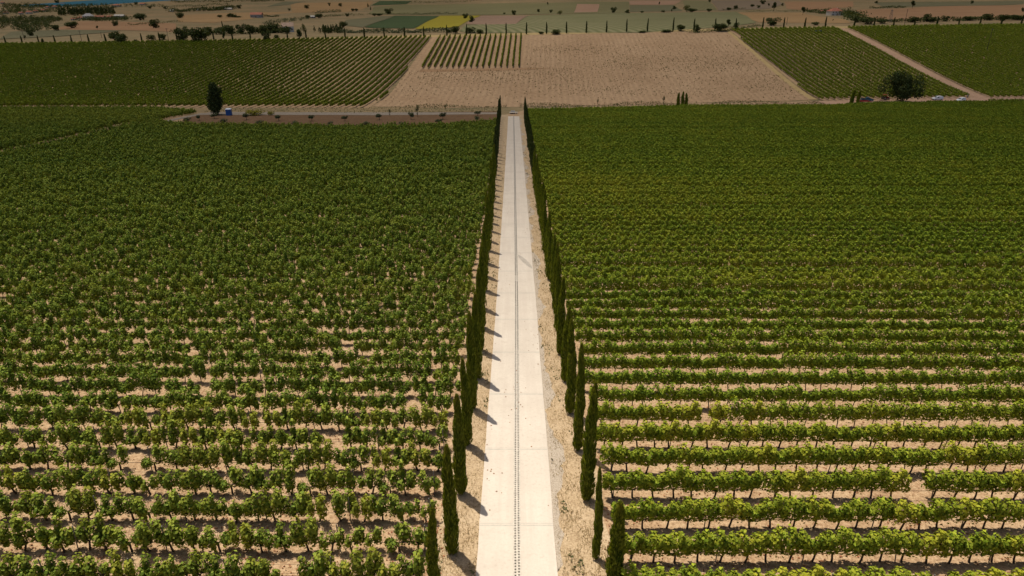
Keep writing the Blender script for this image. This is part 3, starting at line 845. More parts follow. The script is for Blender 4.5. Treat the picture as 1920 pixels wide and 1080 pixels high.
# the far fields, by their corners in the photograph
for nm, mt, px, dz in (
    ("green_field", 'darkgreen', [(681, 52.5), (740, 29.7), (824, 29.7), (775, 54)], .3),
    ("yellow_field", 'yellow', [(776, 54.5), (825, 29.7), (902, 29), (857, 51), (800, 56)], .3),
    ("ploughed_field", 'plough', [(873, 46), (902.5, 29.6), (991, 29.6), (965, 47)], .3),
    ("striped_field", 'cotton', [(860, 62), (873, 47), (965, 47.8), (992, 29.6), (1100, 26), (1280, 24), (1380, 22.5), (1400, 30), (1418, 44), (1351, 53), (1200, 62), (960, 64)], .3),
    ("pale_green_field", 'palegreen', [(690, 27), (700, 13), (760, 9), (1080, 4), (1180, 2), (1178, 24.5), (960, 28), (800, 28.5)], .3),
    ("fallow_patch", 'pink', [(1076, 24), (1082, 8), (1124, 8), (1120, 23)], .45),
    ("grey_field", 'olivefield', [(1181, 23), (1180, 10), (1262, 10), (1280, 21)], .3),
    ("pink_field", 'pink', [(1181, 9), (1180, 1), (1278, 1), (1262, 9)], .3),
    ("green_field", 'palegreen', [(1286, 21), (1281, 1), (1330, 1), (1345, 20)], .3),
    ("grey_field", 'fallow', [(1347, 20), (1334, 1), (1460, 1), (1472, 8), (1440, 17)], .3),
    ("grey_field", 'olivefield', [(645, 48), (648, 38), (722, 30), (738, 30), (680, 52)], .3),
    ("grey_field", 'olivefield', [(1655, 14), (1640, 4), (1920, 2), (1920, 7), (1800, 11)], .3),
    ("stubble_field", 'goldfield', [(335, 42), (330, 29), (440, 24), (560, 22), (470, 36), (400, 43)], .2),
    ("stubble_field", 'goldfield', [(548, 24), (545, 6), (640, 4), (700, 3), (690, 13), (640, 23)], .2),
    ("stubble_field", 'goldfield', [(1384, 23.5), (1500, 23), (1580, 36), (1595, 44), (1424, 43)], .2),
    ("stubble_field", 'redfield', [(1614, 37), (1606, 18), (1690, 16), (1920, 9), (1920, 34), (1700, 39)], .2),
    ("stubble_field", 'redfield', [(1475, 17), (1470, 3), (1600, 3), (1600, 13), (1520, 20)], .2),
    ("stubble_field", 'redfield', [(100, 56), (150, 40), (330, 44), (330, 60), (240, 57)], .2),
    ("dark_field", 'darkgreen', [(696, 10.5), (712, 2), (772, 2), (762, 8)], .3),
    ("grey_field", 'olivefield', [(500, 13), (535, 3), (575, 3), (545, 9)], .3),
    ("grey_field", 'olivefield', [(0, 74), (20, 60), (120, 56), (230, 58), (120, 68)], .3)):
    sheet(nm, worldpoly(px), M[mt], dz, 26)

# ------------------------------------------------------------------ trees
def shade_of(name): return M[name]
def cypress_crown(H, Rm, n, fine=True, bend=0.0):
    t = R.uniform(0.0, 1, n) ** .9
    prof = lambda q: Rm * np.minimum(1, (q / .06 + .55)) * (1 - .74 * np.clip((q - .3) / .7, 0, 1) ** 1.7) * (1 - np.clip((q - .9) / .1, 0, 1) ** 2 * .75)
    ph = R.uniform(0, 2 * math.pi, n)
    lump = 1 + .13 * np.sin(ph * 3 + t * 19) + .10 * np.sin(ph * 2 - t * 31 + 1)
    r = prof(t) * lump * R.uniform(.72, 1.06, n)
    bx = bend * t ** 2 + .05 * np.sin(t * 7 + bend * 9)
    P_ = np.stack([r * np.cos(ph) + bx, r * np.sin(ph), .10 + t * (H - .2)], 1)
    out = .30 + .2 * R.uniform(size=n)
    D_ = np.stack([np.cos(ph) * out + R.normal(0, .12, n), np.sin(ph) * out + R.normal(0, .12, n), np.ones(n)], 1)
    D_ /= np.linalg.norm(D_, axis=1, keepdims=True)
    k = 1 if fine else 2.2
    Q = sprays(P_, D_, R.uniform(.20, .38, n) * k ** .7, R.uniform(.06, .10, n) * k)
    tint = np.clip(R.normal(.12, .10, n) + .25 * (t > .93) + .10 * np.sin(ph * 2 + t * 9), 0, .8)
    # dense twig core
    nseg, nr = 9, 14
    core = []
    for i in range(nr):
        q0, q1 = i / nr, (i + 1) / nr
        for j in range(nseg):
            a0, a1 = 2 * math.pi * j / nseg, 2 * math.pi * (j + 1) / nseg
            def pp(q, a):
                rr_ = float(prof(np.array(q))) * .72 * (1 + .1 * math.sin(5 * a + 17 * q)) * (0.15 if q >= 1 else 1)
                return (rr_ * math.cos(a) + bend * q * q + .05 * math.sin(q * 7 + bend * 9), rr_ * math.sin(a), .12 + q * (H - .35))
            core.append([pp(q0, a0), pp(q0, a1), pp(q1, a1), pp(q1, a0)])
    Q = np.concatenate([Q, np.array(core)])
    tint = np.concatenate([tint, np.zeros(len(core))])
    return quadmesh("crown", Q.reshape(-1, 3), [M['cyp' if fine else 'tree']], tint=tint * (1 if fine else .3))
def cyp_proto(H, Rm, n, fine=True, bend=0.0):
    return cypress_crown(H, Rm, n, fine, bend), (lambda ob: (ob.data, bpy.data.objects.remove(ob)))(
        MB().tube([(0, 0, -.15), (0, 0, .5), (0, 0, 1.2)], [.075, .06, .04], 7).build("trunk", M['bark']))[0]
CY_NEAR = [cyp_proto(6.0, .42, 3600, True, b_) for b_ in (-.18, .1, -.08, .22)] + [cyp_proto(6.0, .46, 4200, True, .05), cyp_proto(6.0, .38, 3200, True, -.25)]
CY_MID = [cyp_proto(6.0, .45, 1500, True, b_) for b_ in (-.15, .12, 0, .2)]
CY_FAR = [cyp_proto(6.0, .42, 420, False, b_) for b_ in (-.1, .12, 0)]
def cypress(X, Y, h, wf, pr, label, group):
    e = empty("cypress_tree", (X, Y, float(zg(X, Y))), random.uniform(0, 6.28))
    link("trunk", pr[1], e); link("crown", pr[0], e)
    s = h / 6.0
    e.scale = (wf * .8, wf * .8, s)
    return tag(e, label, "cypress", group)
def hgt(base, topy):
    X, Y, Z = at(*base)
    d = ray(base[0], topy)
    return X, Y, CZ + d[2] / d[1] * Y - Z
LB = [(815, 1106, 951, .74), (848, 1037, 832, .95), (864, 925, 738, .88), (877, 835, 672, .88), (886, 767, 585, .92), (894, 710, 548, .95), (900.5, 658, 505, .95), (904, 615, 470, .95)]
RB = [(1149, 1112, 938, 1.05), (1117.5, 1048, 876, .56), (1099, 938, 720, 1.12), (1083, 845, 645, .82), (1069, 775, 598, .95), (1058, 715, 572, .95), (1050, 665, 520, .95), (1045.5, 619, 480, .95), (1040, 583, 452, .9)]
for nm, BL, sgn in (("left", LB, -1), ("right", RB, 1)):
    n_lab = 0
    lastY = None
    for i, (bx_, by_, ty_, wf) in enumerate(BL):
        X, Y, h = hgt((bx_, by_), ty_)
        adj = {0: "short cut-off", }.get(i, "slender" if wf < .9 else "full")
        if sgn == 1 and i == 1: adj = "very thin"
        if sgn == 1 and i == 2: adj = "broad tall"
        if i == 0: adj = "short"
        cypress(X, Y, h, wf, CY_NEAR[(i * 2 + (sgn > 0)) % 6], f"{adj} dark cypress, {ORD[i]} from the near end of the avenue's {nm} row", "cypresses lining the avenue")
        lastY = Y
    i = len(BL); Y = lastY + 4.85
    while Y < 250:
        X = float(np.interp(Y, [50, 120, 240], [-2.8, -3.3, -4.3] if sgn < 0 else [4.05, 4.2, 4.5])) + random.uniform(-.12, .12)
        h = random.uniform(5.8, 7.2) * (1.0 if Y < 200 else 1.08)
        pr = CY_MID[i % 4] if Y < 130 else CY_FAR[i % 3]
        if i < 14: lab = f"dark cypress, {ORD[i]} from the near end of the avenue's {nm} row"
        elif Y + 4.85 >= 250: lab = f"last dark cypress at the far end of the avenue's {nm} row"
        else: lab = f"dark cypress merging with its neighbours in the far half of the avenue's {nm} row"
        cypress(X, Y + random.uniform(-.4, .4), h, random.uniform(.9, 1.15), pr, lab, "cypresses lining the avenue" if i < 14 or Y + 4.85 >= 250 else f"far cypresses of the avenue's {nm} row")
        Y += 4.85; i += 1
ridge = [(12.5, 86.5, 15), (43.7, 87, 15.5), (74.5, 86, 15.5), (105, 85, 15.5), (136, 84, 15), (168, 83, 16), (199.7, 82.5, 17), (267, 81, 17), (300.5, 81, 18), (333, 79, 17), (367, 79, 18), (401.7, 78.7, 18), (436.7, 77.5, 18), (470.5, 77.5, 18), (505, 78, 17), (540, 77.5, 18), (575, 77.5, 18), (611, 77.5, 18), (648, 77, 19), (684, 76.7, 19), (721, 76.3, 19), (759, 75, 19), (795, 74, 19), (838, 73, 21), (875, 73, 22), (912, 72, 22), (949, 71.5, 22), (987, 71.3, 22), (1024.7, 70, 22), (1061.7, 69, 22), (1099, 68.3, 22), (1136.7, 68.3, 22), (1174, 67, 24), (1213, 66.7, 25), (1261, 66, 25), (1300, 64, 22), (1339.7, 63.3, 22), (1378, 61.5, 21), (1428.7, 59.5, 22), (1468, 58, 21), (1507.5, 56.5, 20), (1546, 56, 21), (1601, 51.5, 19), (1638, 51, 17), (1674.7, 49.5, 18), (1714, 49.7, 18), (1756, 49, 18), (1797, 47.5, 17), (1837, 46.5, 17), (1877, 46, 20), (1915, 45, 19)]
for i, (x, y, hp) in enumerate(ridge):
    # the ridge line stands at one distance; keep the photo's bearing
    Yr = 451.0
    d = ray(x, y); X = d[0] / d[1] * Yr
    d2 = ray(x, y - hp); h = (d2[2] - d[2]) / d[1] * Yr
    if x < 640: where = "above the left hillside vineyard"
    elif x < 800: where = "above the left hillside vineyard's right end"
    elif x < 980: where = "above the small vine plot"
    elif x < 1365: where = "at the top edge of the bare tan field"
    elif x < 1575: where = "between bare field and dirt track"
    else: where = "above the vineyard right of the dirt track"
    grp = [r_ for r_ in ridge if (r_[0] < 640) == (x < 640) and (640 <= r_[0] < 800) == (640 <= x < 800) and (800 <= r_[0] < 980) == (800 <= x < 980) and (980 <= r_[0] < 1365) == (980 <= x < 1365) and (1365 <= r_[0] < 1575) == (1365 <= x < 1575)]
    j = grp.index((x, y, hp))
    cypress(X, Yr, h + .25, 1.35 * random.uniform(.9, 1.1), CY_FAR[i % 3], f"ridge cypress, {ORD[j]} from left {where}", "cypresses along the ridge")

def crown_mesh(n, shape, mat, lsz, seed_l=7, tint=.08):
    """unit tree crown: width 1, height 1, foot at 0"""
    if shape == 'round':   blobs = [(R.normal(0, .19), R.normal(0, .19), R.uniform(.20, .76), R.uniform(.22, .32)) for _ in range(seed_l)]
    elif shape == 'oval':  blobs = [(R.normal(0, .12), R.normal(0, .12), R.uniform(.28, .84), R.uniform(.16, .24)) for _ in range(seed_l)] + [(0, 0, .85, .16)]
    elif shape == 'oak':   blobs = [(R.normal(0, .25), R.normal(0, .25), R.uniform(.22, .80), R.uniform(.15, .25)) for _ in range(seed_l)]
    elif shape == 'pear':  blobs = [(R.normal(0, .6) * (1.02 - q) ** .8 * .28, R.normal(0, .6) * (1.02 - q) ** .8 * .28, q, .12 + .17 * (1 - q)) for q in np.linspace(.24, .92, seed_l)]
    elif shape == 'bush':  blobs = [(R.uniform(-.3, .3), R.uniform(-.3, .3), R.uniform(.18, .70), R.uniform(.24, .34)) for _ in range(seed_l)]
    elif shape == 'cone':  blobs = [(R.normal(0, .04), R.normal(0, .04), q, .36 * (1 - q) + .05) for q in np.linspace(.2, .95, seed_l)]
    else:                  blobs = [(R.normal(0, .2), R.normal(0, .2), R.uniform(.42, .8), R.uniform(.13, .22)) for _ in range(seed_l)]
    B = np.array(blobs)
    vol = B[:, 3] ** 2; k = R.choice(len(B), n, p=vol / vol.sum())
    d = R.normal(size=(n, 3)); d /= np.linalg.norm(d, axis=1, keepdims=True)
    rad = B[k, 3] * R.uniform(.55, 1.08, n)
    P_ = B[k, :3] + d * rad[:, None] * np.array([1, 1, .85])
    P_[:, 2] = np.clip(P_[:, 2], .03, 1.04)
    tn = np.clip(R.normal(tint, .10, n) + R.normal(0, .06, len(B))[k], 0, .8)
    return quadmesh("crown", leafquads(P_, lsz, .3), [M[mat]], tint=tn), B
def trunk_mesh(B, base_r=.035, fork=.3):
    b = MB()
    b.tube([(0, 0, -.03), (.01, 0, fork * .6), (0, .01, fork)], [base_r * 1.25, base_r, base_r * .8], 7)
    for q in B[:6]:
        b.tube([(0, .01, fork * .95), (q[0] * .5, q[1] * .5, (fork + q[2]) / 2), (q[0], q[1], q[2])], [base_r * .6, base_r * .4, base_r * .12], 5)
    ob = b.build("trunk", M['bark']); me = ob.data; bpy.data.objects.remove(ob)
    return me
TP = {}
for key, (n, sh, mt, ls, nb_, fk, tn) in dict(
    round=(900, 'round', 'tree', .085, 8, .25, .07), round2=(850, 'round', 'tree', .09, 6, .28, .12), oval=(800, 'oval', 'tree', .085, 7, .2, .06),
    bush=(1000, 'bush', 'tree', .095, 9, .1, .08), bush2=(800, 'bush', 'tree', .10, 7, .1, .14), cone=(420, 'cone', 'tree', .08, 9, .1, .0),
    olive=(520, 'olive', 'olive', .09, 9, .3, .05), olive2=(520, 'bush', 'olive', .095, 8, .2, .06), yellow=(480, 'round', 'tree', .09, 7, .25, .55),
    ybush=(500, 'bush', 'ybush', .09, 9, .1, .2), oak=(6500, 'oak', 'tree', .045, 30, .2, .03), pear=(5200, 'pear', 'tree', .052, 20, .2, .0),
    sapling=(220, 'oval', 'weed', .09, 6, .3, .15)).items():
    cm, B = crown_mesh(n, sh, mt, ls, nb_, tn)
    TP[key] = (cm, trunk_mesh(B, .02 if key in ('oak', 'sapling') else .03, fk))
def tree(kind, x, y, wpx, hpx, label, cat="tree", group=None, name=None):
    p, w, h = span(x, y, wpx, hpx)
    nm = name or ("bush" if cat in ("bush", "shrub") else {"olive": "olive_tree", "olive2": "olive_tree", "cone": "conifer_tree", "sapling": "sapling"}.get(kind, "tree"))
    e = empty(nm, p, random.uniform(0, 6.28))
    e.scale = (w, w, max(h, .5))
    link("trunk", TP[kind][1], e); link("crown", TP[kind][0], e)
    return tag(e, label, cat, group)

tree('pear', 409, 215, 43, 60, "dark pear-shaped tree standing beside the blue cabin at the gravel path")
tree('oak', 1691, 193, 47, 61, "big dark spreading tree by the vehicles below the right hillside vineyard")
OL = "young olive trees on the tilled strip"
for x, y, w, h, l in (
    (402, 222.5, 15, 13, "grey-green olive tree on the tilled strip right below the dark pear-shaped tree"),
    (374, 226.5, 11, 14, "narrow olive tree on the tilled strip, just left of the dark tree's foot"),
    (351, 228, 14, 10, "low olive tree at the left tip of the tilled strip"),
    (419.5, 231, 14, 11, "low olive tree at the lower edge of the strip, below the blue cabin"),
    (462.5, 225, 14, 16, "olive tree on the strip left of the yellow shrubs' middle"),
    (487, 234, 14, 11, "low round olive tree half hidden by vines below the yellow shrubs"),
    (523, 227, 15, 15, "round olive tree on the strip, right of the small yellow shrub"),
    (553.5, 235.5, 15, 11, "low olive tree half hidden by vines, second from left past the yellow shrubs"),
    (585, 227, 14, 15, "open forked olive tree on the strip below the left hillside rows"),
    (619.5, 235.5, 12, 10, "small low olive tree at the strip's lower edge near its middle"),
    (647, 227, 14, 13, "olive tree on the strip below the gap in the path's weeds"),
    (687, 236, 14, 11, "low olive tree at the lower edge below the bare field's left corner"),
    (711.5, 225, 15, 15, "wide forked olive tree at the foot of the bare field's left corner"),
    (755, 236, 13, 10, "low olive tree at the lower edge, third back from the avenue"),
    (770.6, 224.5, 14, 17, "tall olive tree on the strip beside a bare sapling"),
    (830.6, 224, 14, 17, "tall olive tree standing behind a lower one, second group from the avenue"),
    (823, 233, 15, 13, "lower olive tree in front of a taller one near the avenue"),
    (896, 217.5, 14, 13, "small olive tree on the strip nearest the avenue, the upper one"),
    (893, 228.5, 14, 13, "small olive tree nearest the avenue, the lower one by the vines")):
    tree('olive' if h > 12 else 'olive2', x, y, w, h, l, "olive tree", OL)
tree('ybush', 480, 216, 34, 13, "wide yellow-green flowering shrub beside the gravel path", "shrub")
tree('ybush', 509, 216, 13, 9, "small yellow-green shrub right of the larger yellow shrub", "shrub")
tree('sapling', 783, 219, 10, 22, "thin yellowish sapling by the gravel path below the bare field", "sapling")
tree('sapling', 731, 218, 7, 14, "nearly bare sapling by the path below the bare field's left part", "sapling")
tree('sapling', 835, 206, 6, 9, "tiny green sapling on the weedy edge of the bare field", "sapling")
tree('sapling', 1120.6, 197, 5, 12, "little pointed sapling on the bare field's edge left of the cypress trio", "sapling")
tree('sapling', 1244, 196, 7, 17, "yellowish pointed sapling just left of the three cypresses", "sapling")
for x, y, h, l in ((1270.6, 201, 28, "left one of three close cypresses at the bare field's lower edge"), (1278.7, 201, 30, "tallest middle one of three close cypresses at the bare field's edge"), (1285.6, 201, 27, "right one of three close cypresses at the bare field's lower edge"),
                   (1595, 200, 32, "thick cypress beside the blue pickup, the left of two"), (1607.5, 194, 24, "thinner cypress rising from the red trailer, right of two")):
    X, Y, hh = hgt((x, y), y - h)
    cypress(X, Y, hh, 1.9 if x != 1595 else 2.2, CY_MID[int(x) % 4], l, "cypresses at the foot of the hill")
BG = [
 ('bush', 215, 77, 19, 21, "dark round tree on the ridge, left one of a pair behind the cypress line", "tree"),
 ('bush', 228, 82, 19, 22, "dark round tree on the ridge, right one of a pair in the cypress gap", "tree"),
 ('round', 288, 53, 20, 19, "solitary dark round tree in the dry field above the left ridge", "tree"),
 ('bush', 134, 53, 20, 15, "wide dark bushy tree below the conifer grove", "tree"),
 ('round', 57, 68, 15, 16, "dark round tree at the foot of the wooded bank on the left", "tree"),
 ('round2', 107, 58, 16, 14, "greyish round tree at the end of the wooded bank", "tree"),
 ('round', 218, 49, 12, 11, "round tree in the dry field under the pale shed", "tree"),
 ('oval', 183, 55, 6, 7, "tiny solitary tree in the dry field left of centre ridge trees", "tree"),
 ('oval', 82, 84, 8, 12, "small green tree among the leftmost ridge cypresses", "tree"),
 ('oval', 48, 74, 5, 8, "small dark tree beside a thin pole on the left", "tree"),
 ('bush2', 284, 75, 15, 11, "spreading green shrub on the ridge, left of a cypress", "shrub"),
 ('bush2', 306, 74, 15, 12, "spreading green shrub on the ridge, right of a cypress", "shrub"),
 ('bush2', 255, 81, 6, 8, "tiny green shrub on the ridge between cypresses", "shrub"),
 ('round', 345, 78, 26, 31, "large leafy tree on the ridge, left of the two largest", "tree"),
 ('bush', 376, 79, 33, 32, "largest dense tree on the ridge in front of dry field", "tree"),
 ('round2', 393, 65, 19, 18, "dark tree behind the largest ridge tree", "tree"),
 ('bush', 413, 64, 22, 16, "low dark tree under the lone tall cypress by the farmhouse lane", "tree"),
 ('round2', 434, 66, 21, 23, "spreading dark tree in the row left of the farmhouse", "tree"),
 ('round', 452, 64, 19, 21, "round dark tree in the row left of the farmhouse, beside a spreading one", "tree"),
 ('round2', 473, 64, 20, 21, "dark tree at the right end of the row left of the farmhouse", "tree"),
 ('oval', 421, 77, 8, 16, "small pale green tree on the ridge under the dark row", "tree"),
 ('round', 499, 78, 16, 23, "dark leaning ridge tree with a bare trunk left of farmhouse", "tree"),
 ('round2', 495, 63, 18, 19, "dark tree touching the farmhouse garden on its left", "tree"),
 ('bush', 513, 62, 24, 22, "broad dark garden tree close left of the farmhouse", "tree"),
 ('bush2', 519, 74, 10, 10, "small green tree below the farmhouse garden", "tree"),
 ('bush', 536, 63, 17, 16, "dark tree covering the front of the tan-roofed farmhouse", "tree"),
 ('oval', 562, 76, 16, 21, "olive green round tree on the ridge right of the farmhouse", "tree"),
 ('yellow', 570, 64, 9, 21, "slim yellowish tree right of the farmhouse", "tree"),
 ('bush2', 338, 34, 16, 12, "clump of dark trees alone in the upper left dry field", "tree"),
 ('bush', 415, 18, 16, 7, "dark flat tree group on the upper left field boundary", "tree"),
 ('round', 447, 16, 10, 8, "dark round tree at the right end of the upper field boundary", "tree"),
 ('bush', 412, 33, 8, 6, "small dark bush left of the long hedge before the red house", "bush"),
 ('round', 574, 16, 10, 8, "dark round tree alone in the striped upper field", "tree"),
 ('round', 543, 20, 5, 5, "tiny round tree alone in the upper field, left of the larger one", "tree"),
 ('bush', 597, 34, 14, 10, "dark trees beside the small pale barn", "tree"),
 ('bush', 578, 35, 9, 8, "dark bush left of the small pale barn", "bush"),
 ('round', 618, 11, 5, 7, "tiny dark tree near the top edge left of the dark field", "tree"),
 ('round', 637, 12, 8, 7, "dark tree at the top where the striped slope ends", "tree"),
 ('bush', 644, 52, 12, 14, "dark tree left of the square green field", "tree"),
 ('bush', 662, 21, 6, 6, "small round tree, left one of two on the pale slope", "tree"),
 ('bush', 669, 21, 6, 6, "small round tree, right one of two on the pale slope", "tree"),
 ('cone', 690, 13, 5, 8, "small pointed tree at the corner of the dark upper field", "tree"),
 ('cone', 695, 19, 4, 8, "small pointed tree just below the corner of the dark upper field", "tree"),
 ('round', 652, 31, 8, 7, "small dark tree on the edge of the grey-green field", "tree"),
 ('bush', 702, 30, 7, 6, "small dark bush at the grey-green field's top edge", "bush"),
 ('bush', 712, 29.5, 11, 5, "flat dark bush at the grey-green field's top, right one", "bush"),
 ('round', 727, 26.5, 16, 12, "broad dark tree above the square green field", "tree"),
 ('round', 873, 35, 11, 11, "dark round tree on the yellow field's far right edge", "tree"),
 ('round', 886, 42, 11, 14, "dark round tree at the corner between yellow and ploughed field", "tree"),
 ('round2', 854, 63, 19, 17, "dark leafy tree on the ridge below the yellow field", "tree"),
 ('bush2', 842, 62, 9, 8, "dark bush left of the leafy ridge tree below the yellow field", "bush"),
 ('bush2', 882, 62, 18, 12, "pale green shrub on the ridge below the ploughed field", "shrub"),
 ('bush2', 900, 63, 16, 9, "low pale shrub right of another on the ridge below ploughed field", "shrub"),
 ('round', 963, 28, 9, 10, "dark round tree at the ploughed field's upper right corner", "tree"),
 ('round', 945, 27, 5, 4, "tiny dark bush left of the tree above the ploughed field", "bush"),
 ('round', 1009, 23, 6, 7, "small lollipop tree, leftmost in the big pale green field", "tree"),
 ('oval', 1027, 11, 4, 7, "tiny thin tree high up in the big pale green field", "tree"),
 ('round', 1033, 24, 6, 7, "small lollipop tree, second in the big pale green field", "tree"),
 ('yellow', 1050.5, 28, 9, 9, "pale olive round tree at the striped field's upper edge", "tree"),
 ('round', 1150, 24, 11, 12, "dark round tree above the striped field right of the fallow patch", "tree"),
 ('round', 1175, 25, 10, 8, "dark flat-topped tree above the striped field", "tree"),
 ('bush', 1204, 24, 6, 4, "tiny bush above the striped field, right of the flat-topped tree", "bush"),
 ('oval', 1236, 10, 4, 7, "tiny dark tree in the pink ploughed field at the top", "tree"),
 ('round', 1265, 18, 8, 8, "dark tree at the pink field's right end, upper one", "tree"),
 ('oval', 1259, 23, 4, 6, "small thin tree at the pink field's right end, lower one", "tree"),
 ('bush2', 1243, 23, 7, 4, "tiny bush at the upper edge of striped field near pink field", "bush"),
 ('bush', 1015, 64, 9, 6, "small dark bush at the striped field's lower edge, left one", "bush"),
 ('bush2', 1042, 64, 19, 10, "brownish thorny bush at the striped field's lower edge", "bush"),
 ('bush', 1277, 58, 14, 14, "dark round bush on the ridge right of the tallest ridge cypress", "bush"),
 ('bush2', 1205, 61, 16, 4, "low bush line on the ridge edge below striped field", "bush"),
 ('bush2', 1250, 60, 22, 5, "long low bush on the ridge edge left of the dark round bush", "bush"),
 ('yellow', 1287, 22, 12, 14, "yellowish green tree where the pink and green fields meet", "tree"),
 ('bush', 1298, 23, 14, 9, "dark bush right of the yellowish tree at the field corner", "bush"),
 ('bush', 1330, 22, 9, 7, "dark bush at the lower edge of the upper green field", "bush"),
 ('round', 1330, 4, 5, 6, "tiny tree at the very top of the upper green field", "tree"),
 ('round', 1380, 17, 9, 8, "dark round tree on the grey fallow field's lower edge", "tree"),
 ('bush', 1367, 19, 8, 6, "small dark bush left of the tree on the grey fallow field's edge", "bush"),
 ('bush', 1411, 13, 7, 6, "small tree in the grey fallow field, left of a trio", "tree"),
 ('round', 1430, 8, 10, 9, "larger tree at the top of the grey fallow field", "tree"),
 ('round', 1423, 15, 7, 6, "small tree below the larger one in the grey fallow field", "tree"),
 ('oval', 1441, 13, 5, 7, "small slim tree at the grey fallow field's right end", "tree"),
 ('oval', 1450.5, 21, 12, 17, "tall dark tree where the grey fallow field meets the track", "tree"),
 ('round', 1466, 11, 5, 6, "tiny tree beside the track above the tan slope", "tree"),
 ('oval', 1505, 28, 11, 15, "dark tree at the left end of the hedge to the red-roofed house", "tree"),
 ('round', 1308, 60, 13, 16, "dark round tree on the ridge, first right of the dark round bush", "tree"),
 ('bush', 1350, 58, 22, 17, "wide dark bush on the ridge behind a cypress", "bush"),
 ('oval', 1365, 52, 11, 16, "upright dark tree behind the wide ridge bush", "tree"),
 ('round', 1378, 54, 12, 13, "round dark tree right of the upright one behind the ridge", "tree"),
 ('round', 1445, 48, 26, 17, "broad rounded tree by itself above the right hillside vineyard", "tree"),
 ('bush', 1527.5, 47, 13, 7, "low oval bush on the dry slope right of the broad rounded tree", "bush"),
 ('bush', 1606, 42, 18, 12, "dark shrub mass, left one, below the red-roofed house garden", "bush"),
 ('bush', 1623, 45, 26, 15, "dark shrub mass below the red-roofed house, right one", "bush"),
 ('bush', 1651, 44, 18, 10, "rounded shrub left of the lattice mast", "bush"),
 ('oval', 1710, 16, 10, 15, "dark upright tree alone on the right upper slope", "tree"),
 ('round', 1716, 42, 22, 12, "low dark tree in the hedge right of the wooden pole", "tree"),
 ('round', 1733, 41, 18, 17, "tallest tree in the hedge right of the wooden pole", "tree"),
 ('round2', 1748, 42, 16, 12, "rounded tree right of the tallest hedge tree", "tree"),
 ('round', 1773, 40, 14, 12, "dark tree at the right end of the first hedge", "tree"),
 ('bush', 1818, 39, 22, 10, "low bush in the second hedge on the far right", "bush"),
 ('round', 1845, 38, 24, 14, "broad tree in the second hedge on the far right", "tree"),
 ('bush', 1882, 39, 20, 14, "dark rounded tree second from the right frame edge", "tree"),
 ('bush', 1909, 38, 24, 12, "dark broad tree at the right frame edge behind the cypresses", "tree"),
 ('round', 1823, 7, 6, 7, "tiny tree near the top edge on the right", "tree"),
 ('round', 1642, 6, 7, 5, "tiny tree at the top above the long right hedge", "tree"),
 ('round', 1917, 22, 6, 9, "small dark tree on the slope at the right frame edge", "tree"),
 ('round', 282, 16, 8, 6, "small round tree on the far left slope, left of two", "tree"),
 ('round', 309, 17, 7, 6, "small round tree on the far left slope, right of two", "tree"),
 ('bush', 263, 38, 20, 15, "round dark tree right of the pale shed", "tree"),
 ('round', 256, 9, 7, 6, "dark tree on the shoreline below the sea", "tree"),
 ('round', 107, 6, 9, 7, "dark tree standing against the sea on the left", "tree"),
]
for k_, x, y, w, h, l, c in BG: tree(k_, x, y, w, h, l, c)
X, Y, hh = hgt((418, 54), 39)
cypress(X, Y, hh, 1.4, CY_FAR[0], "lone dark cypress rising behind the tree row left of the farmhouse", None)

# long hedges and far masses of trees
def hedge(name, px, hpx, wid, mat, label, cat="hedge", n=700, kind=None, ls=None):
    n = int(n * 1.5)
    w = [at(*p) for p in px]
    pts = np.array([q[:2] for q in w])
    seg = np.linalg.norm(np.diff(pts, axis=0), axis=1); cum = np.r_[0, seg.cumsum()]
    s = R.uniform(0, cum[-1], n)
    X = np.interp(s, cum, pts[:, 0]); Y = np.interp(s, cum, pts[:, 1])
    h0 = span(px[0][0], px[0][1], 1, hpx * 1.3)[2]
    hh = h0 * (.65 + .35 * np.sin(s / (h0 * 1.1) + np.sin(s / (h0 * 2.3)) * 2)) * R.uniform(.9, 1.1, n)
    zz = R.uniform(.05, 1, n) ** .7
    X = X + R.normal(0, wid * .3, n); Y = Y + R.normal(0, wid * .3, n)
    P_ = np.stack([X, Y, zg(X, Y) + zz * hh], 1)
    o0 = np.array(w[0])
    me = quadmesh(name, leafquads(P_ - o0, ls or h0 * .22, .3).reshape(-1, 3), [M[mat]], tint=np.clip(R.normal(.08, .08, n), 0, .6))
    ob = link(name, me); ob.location = o0
    return tag(ob, label, cat, kind=kind)
hedge("hedge", [(640, 62), (700, 62), (770, 62), (815, 61), (850, 61)], 7, 5, 'olive', "long grey-green hedge along the ridge below the square green field", n=1600)
hedge("hedge", [(777, 27.5), (815, 27), (857, 26.5)], 3.5, 4, 'olive', "low grey hedge along the top of the yellow field", n=500)
hedge("hedge", [(427, 33), (450, 33)], 6, 5, 'tree', "short dark hedge left of the red house", n=420)
hedge("hedge", [(495, 32), (523, 31.5)], 4, 4, 'tree', "low dark hedge right of the red house", n=300)
hedge("hedge", [(320, 23), (380, 21), (440, 17)], 7, 14, 'tree', "long dark hedgerow crossing the upper left fields", n=1300)
hedge("hedge", [(320, 5), (400, 4), (470, 3.5), (530, 2)], 5, 14, 'tree', "dark tree belt along the top edge left of centre", n=1000)
hedge("hedge", [(1354, 19.5), (1397, 17)], 3, 4, 'tree', "low dark hedge along the grey fallow field's lower edge", n=260)
hedge("hedge", [(1510, 22), (1535, 25), (1560, 28)], 6, 6, 'tree', "dark hedge leading to the red-roofed house from the left", n=500)
hedge("hedge", [(1580, 27), (1596, 33), (1612, 42)], 8, 12, 'tree', "overgrown dark hedge running downhill from the red-roofed house", n=700)
hedge("hedge", [(1630, 16), (1665, 15.5), (1696, 14.5)], 4, 5, 'tree', "long low hedge across the right upper slope", n=500)
